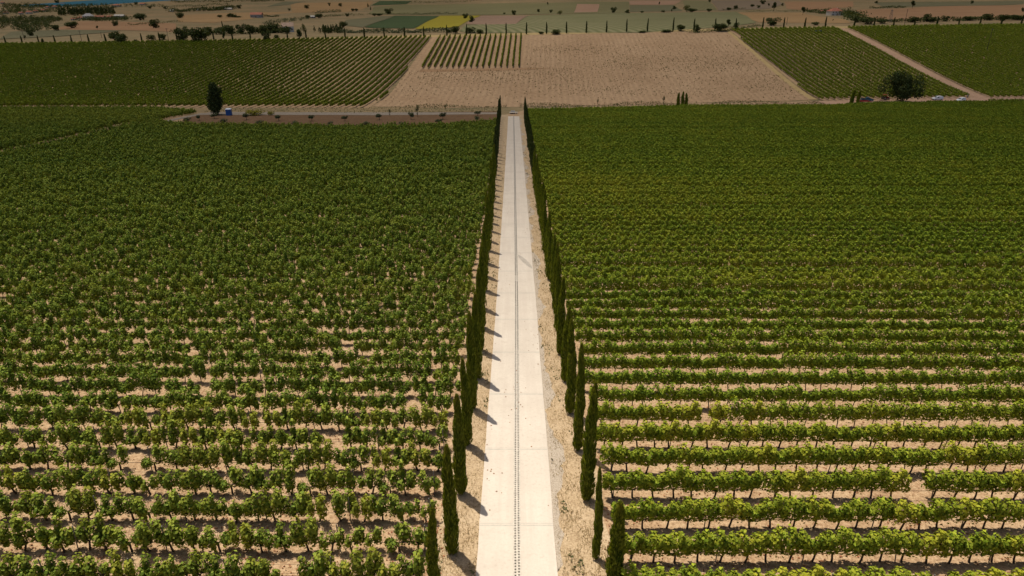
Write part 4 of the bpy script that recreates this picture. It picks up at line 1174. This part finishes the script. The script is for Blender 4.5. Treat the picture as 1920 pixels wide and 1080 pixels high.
hedge("hedge", [(1388, 54), (1410, 51), (1428, 49)], 4, 4, 'tree', "low scrubby hedge left of the broad rounded tree", n=320)
hedge("hedge", [(590, 26), (640, 22)], 5, 5, 'olive', "grey-green hedge right of the small pale barn", n=400)
for px_, hp__, wd__, mt_, lb_, nn_ in (
    ([(1640, 40), (1700, 42), (1770, 40)], 7, 6, 'tree', "scrubby dark hedgerow behind the ridge right of the lattice mast", 900),
    ([(1780, 40), (1850, 38), (1918, 37)], 7, 6, 'tree', "scrubby dark hedgerow behind the ridge at the far right edge", 900),
    ([(240, 48), (285, 45), (340, 42)], 4, 5, 'tree', "thin dark hedge between two dry fields on the left", 400),
    ([(330, 66), (400, 65), (460, 64)], 8, 7, 'tree', "dark undergrowth beneath the tree row left of the farmhouse", 900),
    ([(470, 63), (500, 62), (530, 62)], 9, 8, 'tree', "dark garden hedge around the tan-roofed farmhouse", 900),
    ([(600, 33), (640, 30), (680, 29)], 4, 5, 'tree', "low dark hedge above the grey-green field", 400),
    ([(690, 28), (735, 27), (775, 27.5)], 3, 5, 'tree', "thin hedge along the top of the square green field", 300),
    ([(1400, 23), (1450, 21), (1500, 23)], 3, 5, 'tree', "low scrub line beside the track under the grey fallow field", 300),
    ([(1290, 62), (1340, 60), (1390, 56)], 5, 5, 'tree', "scrubby bushes along the ridge above the bare field's right end", 600),
    ([(300, 14), (360, 13), (430, 9)], 4, 8, 'tree', "dark hedgerow climbing from the shore at upper left", 500)):
    hedge("hedge", px_, hp__, wd__, mt_, lb_, n=nn_)
hedge("hedge", [(740, 6), (780, 6), (830, 5), (900, 3)], 3.5, 20, 'tree', "scrub belt along the top edge above the pale green field", n=500)
def wood(name, poly_px, n_tree, hpx, mat, label, ls=.16, per=60, cone=False):
    P_ = np.array(worldpoly(poly_px)); pts = []
    lo, hi = P_.min(0), P_.max(0)
    while len(pts) < n_tree:
        q = R.uniform(lo, hi)
        if inpoly(q[:1], q[1:], P_)[0]: pts.append(q)
    h0 = span(*poly_px[0], 1, hpx)[2]
    parts, tn = [], []
    c = np.array([*P_.mean(0), 0.0]); c[2] = zg(c[0], c[1])
    for q in pts:
        h = h0 * R.uniform(.6, 1.15); z = float(zg(q[0], q[1]))
        d = R.normal(size=(per, 3)); d /= np.linalg.norm(d, axis=1, keepdims=True)
        rad = R.uniform(.5, 1.05, per)[:, None]
        w = h * (.22 if cone else R.uniform(.45, .75))
        Q = d * rad * np.array([w, w, h * .5]) + np.array([q[0], q[1], z + h * .5])
        if cone: 
            tt_ = (Q[:, 2] - z) / h; Q[:, :2] = q + (Q[:, :2] - q) * np.clip(1.5 - 1.4 * tt_, .1, 1.4)[:, None]
        parts.append(leafquads(Q - c, h * ls, .3)); tn.append(np.clip(R.normal(.06, .08) + R.normal(0, .05, per), 0, .6))
    ob = link(name, quadmesh(name, np.concatenate(parts).reshape(-1, 3), [M[mat]], tint=np.concatenate(tn)))
    ob.location = c
    return tag(ob, label, "trees", kind="stuff")
wood("conifer_grove", [(110, 31), (112, 27), (150, 25), (216, 24.5), (216, 28), (150, 30)], 130, 15, 'tree', "dark dense conifer grove in rows behind the pale farm building", .13, 60, True)
wood("conifer_grove", [(580, 63), (582, 61), (640, 60), (644, 62.5)], 42, 15, 'tree', "dark dense row of young conifers right of the farmhouse on the ridge", .14, 60, True)
wood("olive_grove", [(490, 47), (500, 41), (560, 34), (582, 33), (575, 38), (530, 43)], 110, 5, 'olive', "grey-green olive grove in rows behind the farmhouse", .2, 30)
wood("bank_wood", [(0, 56), (0, 34), (60, 33), (105, 34), (120, 38), (90, 48), (100, 58), (60, 62), (30, 58)], 300, 11, 'tree', "scrubby wooded bank on the far left below the village", .18, 45)
wood("village_trees", [(0, 30), (0, 8), (75, 5), (78, 10), (180, 10), (300, 11), (310, 13), (230, 14), (180, 21), (110, 22), (100, 24), (40, 26)], 700, 8, 'tree', "dark trees filling the distant village by the sea", .2, 26)
wood("farm_trees", [(135, 39), (160, 38), (250, 36), (245, 39), (180, 41)], 90, 8, 'tree', "dark trees around the pale farm building on the left", .18, 40)
wood("house_garden", [(1540, 24), (1570, 20), (1600, 20), (1604, 28), (1585, 30)], 26, 8, 'tree', "dark garden trees around the red-roofed house on the right", .18, 45)

# weeds on the bare field and its lower edge, tufts and litter near the avenue
def scatter(name, P_, size, mat, label, cat, up=.3, tint=.1, blades=False):
    Q = leafquads(P_, size, up) if not blades else sprays(P_, (lambda d: d / np.linalg.norm(d, axis=1, keepdims=True))(np.c_[R.normal(0, .5, (len(P_), 2)), np.ones(len(P_))]), R.uniform(.1, .26, len(P_)) * size, R.uniform(.02, .04, len(P_)) * size)
    ob = link(name, quadmesh(name, Q.reshape(-1, 3), [M[mat]], tint=np.clip(R.normal(tint, .15, len(P_)), 0, .9)))
    return tag(ob, label, cat, kind="stuff")
def field_pts(n, x0, x1, y0, y1, pred=None):
    X = R.uniform(x0, x1, n); Y = R.uniform(y0, y1, n)
    if pred is not None:
        k = pred(X, Y); X, Y = X[k], Y[k]
    return X, Y
X, Y = field_pts(26000, -54, 130, 293, 444, lambda X, Y: ~((X < 7.5) & (Y > 362)) & (R.uniform(size=len(X)) < .06 + .6 * sstep(300, 335, Y) * (1 - sstep(395, 425, Y - X * .05)) * (.35 + .65 * sstep(-.3, .6, np.sin(X / 19 + Y / 13) + np.sin(Y / 9 - X / 41)))))
X = np.where(R.uniform(size=len(X)) < .45, np.round(X / 1.4) * 1.4 + R.normal(0, .22, len(X)), X)
scatter("field_weeds", np.stack([X, Y, zg(X, Y) + .05 + R.uniform(.05, .3, len(X))], 1), .42, 'weed', "sparse dry weeds speckling the bare tan field", "weeds", tint=.35)
X, Y = field_pts(7000, -56, 132, 283, 302, lambda X, Y: (Y > topR(X) + .5) & (Y < 292 + .07 * X + 4 * np.sin(X / 7)) & ((X > 9) | (Y > 284)) & (np.abs(X - .6) > 2.6))
scatter("edge_weeds", np.stack([X, Y, zg(X, Y) + R.uniform(.05, .45, len(X))], 1), .38, 'weed', "green weeds along the lower edge of the bare field", "weeds", tint=.06)
pp_ = np.array(pathL)
X, Y = field_pts(6000, -120, -5, 236, 284, lambda X, Y: (Y > np.interp(X, np.sort(pp_[2:5, 0]), pp_[2:5, 1][np.argsort(pp_[2:5, 0])]) + .3) & (Y < 286) & (R.uniform(size=len(X)) < .6))
scatter("path_weeds", np.stack([X, Y, zg(X, Y) + R.uniform(.03, .3, len(X))], 1), .34, 'weed', "patchy dry weeds beside the gravel path", "weeds", tint=.4)
n = 34000
Y = 18 + 150 * R.uniform(size=n) ** 2.2
sd = R.uniform(size=n) < .4
X = np.where(sd, np.interp(Y, [20, 250], [-3.9, -4.6]) + R.uniform(0, 1, n) * (rl(Y) - np.interp(Y, [20, 250], [-3.9, -4.6])), rr(Y) + .15 + R.uniform(0, 1, n) ** .8 * 2.4)
clump = np.sin(X * 3.1 + Y * 1.7) + np.sin(Y * 2.3 - X * 4.1) + R.normal(0, .7, n)
k = clump > -.5; X, Y = X[k], Y[k]
scatter("dry_grass", np.stack([X, Y, zg(X, Y) + .05 + R.uniform(.0, .06, len(X))], 1), 1.0, 'straw', "short straw-coloured grass on both verges of the avenue", "grass", tint=.18, blades=True)
n = 30000
Y = 18 + 60 * R.uniform(size=n) ** 1.5
X = R.uniform(-1, 1, n) * (10 + .8 * Y)
k = (X < -3.8) | (X > 5.1); X, Y = X[k], Y[k]
n = 9000
Y = 18 + 170 * R.uniform(size=n) ** 2
sd = R.uniform(size=n) < .4
X = np.where(sd, rl(Y) - .1 - 1.9 * R.uniform(size=n) ** 1.3, rr(Y) + .1 + 2.6 * R.uniform(size=n) ** 1.3)
k = np.sin(X * 2.3 + Y * .9) * np.sin(Y * .61 - X * 1.3) + np.sin(Y * .23 + X) * .3 > .72; X0_, Y0_ = X[k], Y[k]
scatter("verge_weeds", np.stack([X0_, Y0_, zg(X0_, Y0_) + .05 + R.uniform(.0, .12, len(X0_))], 1), .13, 'weed', "small green weed patches on the dry verges of the avenue", "weeds", tint=.2)
n = 30000
Y = 18 + 60 * R.uniform(size=n) ** 1.5
X = R.uniform(-1, 1, n) * (10 + .8 * Y)
k = (X < -3.8) | (X > 5.1); X, Y = X[k], Y[k]
scatter("straw_litter", np.stack([X, Y, zg(X, Y) + .04 + R.uniform(0, .04, len(X))], 1), .8, 'straw', "dry grass stubble on the soil between the vine rows", "grass", tint=.1, blades=True)
n = 26000
Y = 18 + 55 * R.uniform(size=n) ** 1.5
X = R.uniform(-1, 1, n) * (10 + .8 * Y)
k = ((X < -3.4) | (X > 4.6)) & (np.sin(X * .7 + Y * .4) + np.sin(X * .31 - Y * 1.1) + R.normal(0, .6, n) > .1); X, Y = X[k], Y[k]
scatter("leaf_litter", np.stack([X, Y, zg(X, Y) + .045 + R.uniform(0, .03, len(X))], 1), .10, 'litter', "fallen reddish leaves on the soil under the near vines", "leaf litter", up=1.5)

n = 700
Y = 19 + 130 * R.uniform(size=n) ** 1.6
X = rl(Y) + (rr(Y) - rl(Y)) * R.uniform(.02, .98, n)
k = np.sin(X * 2.1 + Y * .33) + np.sin(Y * .19 - X) + R.normal(0, .5, n) > .9
X, Y = X[k], Y[k]
scatter("blown_leaves", np.stack([X, Y, zg(X, Y) + TOPZ + .012 + R.uniform(0, .01, len(X))], 1), .09, 'litter', "scattered reddish leaves blown onto the pale concrete avenue", "leaf litter", up=3.0, tint=.4)
# a damp stain across the right half of the avenue
ysn = np.linspace(72.0, 77.5, 24)
ca_ = np.interp(ysn, [72, 77.5], [2.3, .75])
wd_ = .34 * np.sin((ysn - 72) / 5.5 * math.pi) ** .6 + R.normal(0, .02, 24)
us = np.linspace(-1, 1, 5)[None]
st_ = landsheet("damp_stain", np.clip(ca_[:, None] + us * wd_[:, None], .75, 2.45), np.repeat(ysn[:, None], 5, 1), M['stain'], TOPZ + .005)
# ------------------------------------------------------------------ things
# stone bench at the end of the avenue
p = at(963, 213.6)
bn = empty("stone_bench", (p[0], p[1], p[2]))
tag(bn, "low pale stone bench with a smaller block behind it at the avenue's far end", "bench")
for sx in (-1.15, 0, 1.15): MB().box((sx, 0, .22), (.35, .7, .5)).build("foot", M['greystone'], bn)
MB().box((0, 0, .56), (3.1, 1.15, .17), 0, 0, .985).build("seat", M['stone'], bn)
MB().box((-.25, .95, .48), (1.6, .55, 1.05), 0, 0, .96).build("back_block", M['greystone'], bn)

# blue cabin
p, w, h = span(430, 216.5, 9, 13.5)
cb = empty("portable_cabin", p, .08)
tag(cb, "small blue portable toilet cabin beside the pear-shaped tree", "cabin")
w = max(w, 1.2)
MB().box((0, 0, h * .46), (w, w, h * .88)).build("body", M['blue'], cb)
MB().box((0, 0, h * .93), (w * 1.08, w * 1.08, h * .10), 0, 0, .8).build("roof", M['white'], cb)
d_ = MB().box((0, -w * .5 - .015, h * .46), (w * .72, .05, h * .78)).build("door", M['blue'], cb)
MB().box((w * .25, -w * .5 - .06, h * .46), (.05, .05, .18)).build("handle", M['rubber'], d_)
MB().box((0, -w * .5 - .05, h * .80), (w * .45, .03, .10)).build("vent", M['navy'], d_)

# vehicles
def wheel(parent, x, y, r, wd):
    wm = empty("wheel", (x, y, r)); wm.parent = parent
    prof = []
    b = MB(); n = 14
    for rr_, yy in ((r * .62, -wd / 2), (r * .93, -wd / 2), (r, -wd * .3), (r, wd * .3), (r * .93, wd / 2), (r * .62, wd / 2)):
        prof.append((rr_, yy))
    vs = [(q * math.cos(2 * math.pi * i / n), yy, q * math.sin(2 * math.pi * i / n)) for q, yy in prof for i in range(n)]
    fs = [(a * n + i, a * n + (i + 1) % n, (a + 1) * n + (i + 1) % n, (a + 1) * n + i) for a in range(len(prof) - 1) for i in range(n)]
    b.add(vs, fs).build("tyre", M['rubber'], wm)
    MB().tube([(0, -wd * .4, 0), (0, wd * .4, 0)], r * .62, 12).build("rim", M['rim'], wm)
def bodyshape(prof, w, top_in=.16, zbelt=.95):
    """car body: profile in x-z, sides lean in above the belt line"""
    n = len(prof); b = MB(); vs = []
    for sgn in (-1, 1):
        for x, z in prof:
            k = max(0, (z - zbelt)) * top_in / .6
            vs.append((x, sgn * (w / 2 - k), z))
    fs = [tuple(range(n)), tuple(range(2 * n - 1, n - 1, -1))] + [(i, i + n, (i + 1) % n + n, (i + 1) % n) for i in range(n)]
    return b.add(vs, fs)
def finish_body(ob):
    bv = ob.modifiers.new("bevel", 'BEVEL'); bv.width = .05; bv.segments = 2; bv.limit_method = 'ANGLE'
    return ob
def minivan(loc, rz, mat, label):
    e = empty("parked_car", loc, rz); tag(e, label, "car")
    prof = [(-2.2, .32), (-2.22, .8), (-2.12, 1.0), (-1.95, 1.58), (-1.6, 1.68), (.3, 1.66), (.65, 1.56), (1.35, 1.05), (2.1, .88), (2.25, .7), (2.25, .32)]
    finish_body(bodyshape(prof, 1.78).build("body", mat, e))
    for sgn in (-1, 1):
        for x0, x1 in ((-1.85, -1.1), (-1.02, -.15), (-.07, .95)):
            q = [(x0, 1.04), (x1, 1.04), (min(x1 - .02, .50 if x1 > .5 else 9), 1.5), (x0 + .08, 1.5)]
            yb = lambda z: sgn * (1.78 / 2 - max(0, z - .95) * .16 / .6 + .012)
            fs = [(0, 1, 2, 3)] if sgn < 0 else [(3, 2, 1, 0)]
            MB().add([(x, yb(z), z) for x, z in q], fs).build("window", M['winglass'], e)
        for x in (-1.4, 1.42): wheel(e, x, sgn * .80, .33, .22)
        MB().box((2.22, sgn * .62, .74), (.10, .36, .15)).build("headlight", M['lamp'], e)
        MB().box((-2.2, sgn * .72, .92), (.08, .18, .28)).build("tail_light", M['redpaint'], e)
    MB().add([(1.30, -.70, 1.10), (1.30, .70, 1.10), (.72, .60, 1.545), (.72, -.60, 1.545)], [(0, 1, 2, 3)]).build("windscreen", M['winglass'], e)
    MB().box((2.27, 0, .42), (.06, 1.6, .16)).build("bumper", M['navy'], e)
    return e
def pickup(loc, rz, mat, label):
    e = empty("pickup_truck", loc, rz); tag(e, label, "pickup")
    prof = [(-2.5, .45), (-2.5, 1.0), (-.55, 1.0), (-.45, 1.62), (-.2, 1.72), (.55, 1.72), (.8, 1.62), (1.25, 1.1), (2.3, .98), (2.45, .8), (2.45, .42)]
    finish_body(bodyshape(prof, 1.75).build("body", mat, e))
    MB().box((-1.53, 0, 1.012), (1.8, 1.5, .02)).build("cargo_bed", M['navy'], e)
    for sgn in (-1, 1):
        q = [(-.35, 1.14), (1.0, 1.14), (.65, 1.58), (-.3, 1.58)]
        yb = lambda z: sgn * (1.75 / 2 - max(0, z - .95) * .16 / .6 + .012)
        MB().add([(x, yb(z), z) for x, z in q], [(0, 1, 2, 3)] if sgn < 0 else [(3, 2, 1, 0)]).build("window", M['winglass'], e)
        MB().box((-1.53, sgn * .82, 1.12), (1.85, .06, .22)).build("side_wall", mat, e)
        for x in (-1.5, 1.55): wheel(e, x, sgn * .8, .37, .24)
        MB().box((2.42, sgn * .62, .82), (.1, .32, .16)).build("headlight", M['lamp'], e)
    MB().add([(1.22, -.68, 1.15), (1.22, .68, 1.15), (.84, .6, 1.6), (.84, -.6, 1.6)], [(0, 1, 2, 3)]).build("windscreen", M['winglass'], e)
    return e
p = at(1757, 187.5)
minivan(p, math.pi + .15, M['white'], "white minivan parked on bare soil right of the big dark tree")
p = at(1801, 190.5)
minivan((p[0], p[1], p[2]), math.pi + .5, M['white'], "white car half hidden behind the vines, below the standing person")
p = at(1625, 190)
pickup(p, -.12, M['teal'], "dark teal pickup truck parked beside two cypresses")
p = at(1617, 193)
tr = empty("flat_trailer", p, -.05); tag(tr, "low red flat trailer in front of the teal pickup", "trailer")
MB().box((0, 0, .72), (5.2, 1.9, .16)).build("deck", M['redpaint'], tr)
for sgn in (-1, 1): MB().box((0, sgn * .93, .9), (5.2, .06, .28)).build("side_board", M['redpaint'], tr)
MB().tube([(2.6, 0, .62), (3.7, 0, .5)], .06, 6).build("tow_bar", M['redpaint'], tr)
for x in (-1.2, -.4):
    for sgn in (-1, 1): wheel(tr, x, sgn * .75, .32, .2)
p = at(1659, 187)
tc = empty("tractor", p, .2); tag(tc, "red tractor half hidden left of the big dark tree", "tractor")
finish_body(MB().prism([(-.2, .65), (-.2, 1.3), (1.7, 1.2), (1.8, .75), (1.7, .6)], -.36, .36).build("body", M['redpaint'], tc))
cabm = MB()
for sx in (-.95, .1):
    for sy in (-.6, .6): cabm.tube([(sx, sy, .9), (sx * .95, sy * .92, 2.15)], .045, 5)
cabm.build("cab_frame", M['redpaint'], tc)
MB().box((-.42, 0, 2.2), (1.35, 1.35, .12), 0, 0, .9).build("roof", M['redpaint'], tc)
MB().box((-.6, 0, 1.05), (.5, .5, .5)).build("seat", M['rubber'], tc)
for sgn in (-1, 1):
    wheel(tc, -.6, sgn * .72, .72, .38); wheel(tc, 1.35, sgn * .62, .42, .26)
p = at(1534, 62)
tv = empty("covered_trailer", p, .1); tag(tv, "dark blue covered trailer standing at the top of the right hillside vineyard", "trailer")
p_, w, h = span(1534, 61, 12, 5)
MB().box((0, 0, h * .62), (w, w * .5, h * .76), 0, 0, .96).build("tarpaulin", M['navy'], tv)
for sgn in (-1, 1):
    for x in (-.8, .8): wheel(tv, x, sgn * w * .2, .4, .22)

# the person by the dirt track
p, w, h = span(1813, 184.5, 5, 10.5)
pe = empty("person", p, 2.7)
tag(pe, "person in a pale top and dark trousers standing beside the dirt track", "person")
def skinned(name, J, E_, rad, mat, parent, root=0):
    me = bpy.data.meshes.new(name); me.from_pydata(J, E_, []); me.materials.append(mat)
    ob = link(name, me, parent)
    sk = ob.modifiers.new("skin", 'SKIN'); sk.use_smooth_shade = True
    ld = me.skin_vertices[0].data
    for i, r_ in enumerate(rad): ld[i].radius = (r_, r_) if not hasattr(r_, '__len__') else r_
    ld[root].use_root = True
    sb = ob.modifiers.new("sub", 'SUBSURF'); sb.levels = sb.render_levels = 1
    return ob
J = [(0, 0, .95), (0, 0, 1.15), (0, 0, 1.38), (0, .0, 1.50), (0, -.02, 1.60), (0, -.02, 1.70)]
E_ = [(0, 1), (1, 2), (2, 3), (3, 4), (4, 5)]
rad = [(.15, .10), (.14, .10), (.16, .10), .055, .088, .07]
def chain(pts, rs, at_):
    last = at_
    for q, r_ in zip(pts, rs):
        J.append(q); rad.append(r_); E_.append((last, len(J) - 1)); last = len(J) - 1
    return last
for sgn in (-1, 1):
    chain([(sgn * .10, 0, .86), (sgn * .11, -.01, .48), (sgn * .12, .02, .09), (sgn * .13, -.12, .04)], [.085, .055, .042, .034], 0)
    wr = chain([(sgn * .20, 0, 1.40), (sgn * .25, .02, 1.12), (sgn * .25, -.08, .88), (sgn * .25, -.11, .80)], [.055, .042, .032, (.038, .016)], 2)
    for q in range(4): chain([(sgn * .25, -.095 - .018 * q, .755 + .004 * q), (sgn * .245, -.10 - .018 * q, .715 + .006 * abs(q - 1))], [.009, .008], wr)
    chain([(sgn * .235, -.15, .80), (sgn * .23, -.165, .765)], [.010, .008], wr)
skinned("body", J, E_, rad, M['skin'], pe)
skinned("shirt", [(0, 0, .93), (0, 0, 1.15), (0, 0, 1.38), (0, 0, 1.47), (-.20, 0, 1.40), (.20, 0, 1.40), (-.25, .02, 1.16), (.25, .02, 1.16)],
        [(0, 1), (1, 2), (2, 3), (2, 4), (2, 5), (4, 6), (5, 7)], [(.17, .12), (.155, .115), (.175, .115), .07, .07, .07, .058, .058], M['shirt'], pe)
skinned("trousers", [(0, 0, .98), (.1, 0, .86), (.11, -.01, .48), (.12, .02, .12), (-.1, 0, .86), (-.11, -.01, .48), (-.12, .02, .12)],
        [(0, 1), (1, 2), (2, 3), (0, 4), (4, 5), (5, 6)], [(.16, .11), .10, .07, .06, .10, .07, .06], M['trousers'], pe)
skinned("hair", [(0, .015, 1.66), (0, 0, 1.73)], [(0, 1)], [.092, .078], M['hair'], pe)

# poles and the lattice mast
def pole(x, y, hpx, label, cross=True, r=.14):
    p, w, h = span(x, y, 1, hpx)
    e = empty("utility_pole", p, .6); tag(e, label, "pole", "utility poles")
    MB().tube([(0, 0, -.3), (0, 0, h)], [r, r * .7], 7).build("shaft", M['bark'], e)
    if cross:
        c_ = MB().box((0, 0, h * .95), (1.7, .12, .12)).build("crossarm", M['bark'], e)
        for sx in (-.7, 0, .7): MB().tube([(sx, 0, h * .95 + .06), (sx, 0, h * .95 + .3)], .05, 6).build("insulator", M['greystone'], c_)
pole(46, 75, 18, "thin pole rising behind the second ridge cypress from the left", False)
pole(155, 84, 27, "tall thin pole among the leftmost ridge cypresses")
pole(317, 80, 27, "tall thin pole left of the two largest ridge trees")
pole(191, 71, 11, "short distant pole in the dry field on the left", False)
pole(1695, 50, 33, "tall wooden pole on the ridge right of the lattice mast")
pole(1849, 99, 46, "tall wooden pole standing inside the far right hillside vineyard")
pole(1475, 46, 14, "thin pole right of the broad rounded tree above the vineyard", False)
p, w, h = span(1668, 43, 5, 25)
e = empty("lattice_mast", p, .3); tag(e, "thin grey lattice mast standing on the right ridge beside shrubs", "mast")
b = MB(); hw = w / 2
for a_, c_ in ((-1, -1), (1, -1), (1, 1), (-1, 1)): b.tube([(a_ * hw, c_ * hw, 0), (a_ * hw * .35, c_ * hw * .35, h)], .07, 4)
b.build("leg_frame", M['post'], e)
b = MB()
for i in range(8):
    z0, z1 = h * i / 8, h * (i + 1) / 8
    k0, k1 = hw * (1 - .65 * i / 8), hw * (1 - .65 * (i + 1) / 8)
    for (a0, b0), (a1, b1) in (((-1, -1), (1, -1)), ((1, -1), (1, 1)), ((1, 1), (-1, 1)), ((-1, 1), (-1, -1))):
        b.tube([(a0 * k0, b0 * k0, z0), (a1 * k1, b1 * k1, z1)], .045, 4)
b.build("bracing", M['post'], e)
MB().box((0, 0, h * .93), (w * .9, .12, .12)).build("crossarm", M['post'], e)

# houses
def house(x, y, wpx, hpx, roof, wall, label, rz=0.15, depth=.8, hip=False, name="house", cat="house", detail=True):
    p, w, h = span(x, y, wpx, hpx)
    e = empty(name, (p[0], p[1], p[2] - .3), rz); tag(e, label, cat)
    d = w * depth; hw = (h + .3) * .62; ov = .35
    MB().box((0, 0, hw / 2), (w, d, hw)).build("wall", M[wall], e)
    z0, z1 = hw - .02, h + .3
    X0, Y0 = w / 2 + ov, d / 2 + ov
    if hip:
        k = min(X0, Y0) * .95
        vs = [(-X0, -Y0, z0), (X0, -Y0, z0), (X0, Y0, z0), (-X0, Y0, z0), (-X0 + k, 0, z1), (X0 - k, 0, z1)]
        fs = [(0, 1, 5, 4), (1, 2, 5), (2, 3, 4, 5), (3, 0, 4), (3, 2, 1, 0)]
    else:
        vs = [(-X0, -Y0, z0), (X0, -Y0, z0), (X0, Y0, z0), (-X0, Y0, z0), (-X0, 0, z1), (X0, 0, z1)]
        fs = [(0, 1, 5, 4), (2, 3, 4, 5), (3, 0, 4), (1, 2, 5), (3, 2, 1, 0)]
    rf = MB().add(vs, fs).build("roof", M[roof], e)
    if not detail: return e
    MB().box((w * .22, d * .12, z1 - .1), (.6, .6, 1.3)).build("chimney", M[wall], rf)
    nfl = 2 if hw > 4.6 else 1
    for fl in range(nfl):
        zc = hw / nfl * (fl + .55)
        for q in np.linspace(-.36, .36, 4 if w > 8 else 3):
            if fl == 0 and abs(q) < .13: continue
            f_ = MB().box((q * w, -d / 2 - .03, zc), (1.25, .08, 1.45)).build("window", M['plaster'], e)
            MB().box((q * w, -d / 2 - .075, zc), (1.0, .03, 1.2)).build("pane", M['winglass'], f_)
    MB().box((0, -d / 2 - .03, 1.3), (1.1, .08, 2.1)).build("door", M['wooddoor'], e)
    return e
house(541, 60, 20, 18, 'rooftan', 'plaster', "farmhouse with tan tiled roof among dark trees on the ridge", .25)
house(482, 33, 20, 10, 'rooftile', 'greywall', "reddish farmhouse with a red roof alone in the upper left dry field", .1)
house(1564, 29, 24, 14, 'rooftile', 'plaster', "white house with a wide red hipped roof on the right slope", .2, .7, True)
house(1541, 25, 9, 6, 'rooftile', 'plaster', "small red-roofed outbuilding left of the white hipped-roof house", .2, .8, False, "outbuilding", "outbuilding")
house(587, 34, 9, 5, 'plaster', 'greywall', "small pale barn among dark bushes right of the red house", .2, .7, False, "barn", "barn")
house(167, 37, 17, 12, 'greystone', 'plaster', "pale two-storey farm building below the conifer grove", .1, .7, True)
house(188, 36, 16, 7, 'rooftile', 'plaster', "long orange-roofed shed right of the pale farm building", .1, .5, False, "shed", "shed")
house(206, 35, 9, 6, 'rooftile', 'plaster', "short orange-roofed shed at the right end of the farm", .1, .7, False, "shed", "shed")
house(140, 38, 10, 5, 'rooftile', 'plaster', "low orange-roofed shed left of the pale farm building, outer one", .1, .7, False, "shed", "shed")
house(151, 36, 8, 5, 'rooftile', 'plaster', "low orange-roofed shed touching the pale farm building's left", .1, .7, False, "shed", "shed")
house(225, 33, 17, 6, 'plaster', 'greywall', "long pale-roofed shed right of the orange-roofed farm sheds", .05, .5, False, "shed", "shed")
VL = [(55, 26, 10, 6, "village house with red roof left of the open slope, the largest"), (68, 24, 8, 6, "village house with red roof just right of the largest"), (84, 22, 10, 5, "low village house with red roof at the end of its lane"),
      (40, 27, 7, 5, "small village house at the left end of the red roofs"), (103, 15, 8, 5, "village house high among trees, left of two below the sea"), (117, 11, 9, 5, "village house close to the shore with a pale front"),
      (142, 11, 9, 5, "village house on the shore in the middle of the trees"), (90, 15.5, 7, 4, "village house high among trees, lowest of the upper three"), (219, 12.5, 14, 5, "long village house on the shore at the right"),
      (268, 9.5, 9, 4, "last village house on the shore, right of a dark tree"), (12, 26, 8, 5, "village house at the left frame edge"), (5, 7, 6, 4, "village house at the top left corner")]
for x, y, w, h, l in VL: house(x, y, w, h, 'rooftile', 'plaster', l, random.uniform(-.4, .4), .7, random.random() < .4)
house(428, 18.5, 14, 4, 'plaster', 'plaster', "pale long building in the dark hedgerow of upper left fields", .1, .5, False, "shed", "shed", False)
house(371, 20, 5, 4, 'plaster', 'plaster', "tiny white hut in the dark hedgerow of upper left fields", .1, .8, False, "hut", "hut", False)
house(323, 22, 6, 4, 'plaster', 'plaster', "small pale house at the left end of the dark hedgerow", .1, .8, False, "house", "house", False)

# ------------------------------------------------------------------ unseen absorbing volume, added and shaped to darken the far land
def tau(gx, gy):
    t = np.interp(gy, [5, 30, 68, 110, 155, 240, 330, 450, 800, 4000], [0, .06, .42, .76, 1.05, 1.25, 1.02, .91, 1.05, 1.2])
    t = t + (.34 * sstep(20, 170, np.abs(gx)) + .10 * sstep(60, 300, np.abs(gx))) * sstep(40, 170, gy) * (1 - .5 * sstep(262, 320, gy))
    t = t * (1 + .06 * np.sin(gx / 61 + gy / 83) * np.sin(gx / 97 - gy / 45))
    return t * sstep(2950, 2300, np.abs(gx)) * sstep(5200, 4300, gy)
CH, SIG = 700.0, .012
off = SDIR / SDIR.z * (CH + 25)
gx = np.concatenate([-np.geomspace(3000, 400, 12), np.linspace(-360, 360, 37), np.geomspace(400, 3000, 12)])
gy = np.concatenate([np.linspace(0, 480, 40), np.geomspace(520, 5200, 22)])
Xc, Yc = np.meshgrid(gx, gy)
Tk = tau(Xc, Yc) * SDIR.z / SIG + .05
nv, nu = Xc.shape
top = np.stack([Xc + off.x, Yc + off.y, CH + Tk * .7], -1).reshape(-1, 3)
bot = np.stack([Xc + off.x, Yc + off.y, CH - Tk * .3], -1).reshape(-1, 3)
i = (np.arange(nv - 1)[:, None] * nu + np.arange(nu - 1)[None]).ravel()
fT = np.stack([i, i + 1, i + nu + 1, i + nu], 1); nb_ = nv * nu
fB = fT[:, ::-1] + nb_
edge = [k_ for k_ in range(nu - 1)]
loop = list(range(nu)) + [r_ * nu + nu - 1 for r_ in range(1, nv)] + [(nv - 1) * nu + c_ for c_ in range(nu - 2, -1, -1)] + [r_ * nu for r_ in range(nv - 2, 0, -1)]
fS = [(loop[k_], nb_ + loop[k_], nb_ + loop[(k_ + 1) % len(loop)], loop[(k_ + 1) % len(loop)]) for k_ in range(len(loop))]
me = bpy.data.meshes.new("shade_volume")
me.from_pydata([tuple(v) for v in np.concatenate([top, bot])], [], [tuple(map(int, f_)) for f_ in np.concatenate([fT, fB])] + fS)
m = bpy.data.materials.new("shade_absorber"); m.use_nodes = True
m.node_tree.nodes.remove(m.node_tree.nodes["Principled BSDF"])
va = m.node_tree.nodes.new("ShaderNodeVolumeAbsorption")
va.inputs["Color"].default_value = (0, 0, 0, 1); va.inputs["Density"].default_value = SIG
m.node_tree.links.new(va.outputs[0], m.node_tree.nodes["Material Output"].inputs["Volume"])
me.materials.append(m); me.update()
cl = link("added_shade_volume", me)
cl["kind"] = "stuff"
tag(cl, "unseen absorbing volume added overhead to darken the far land", "shade_volume")
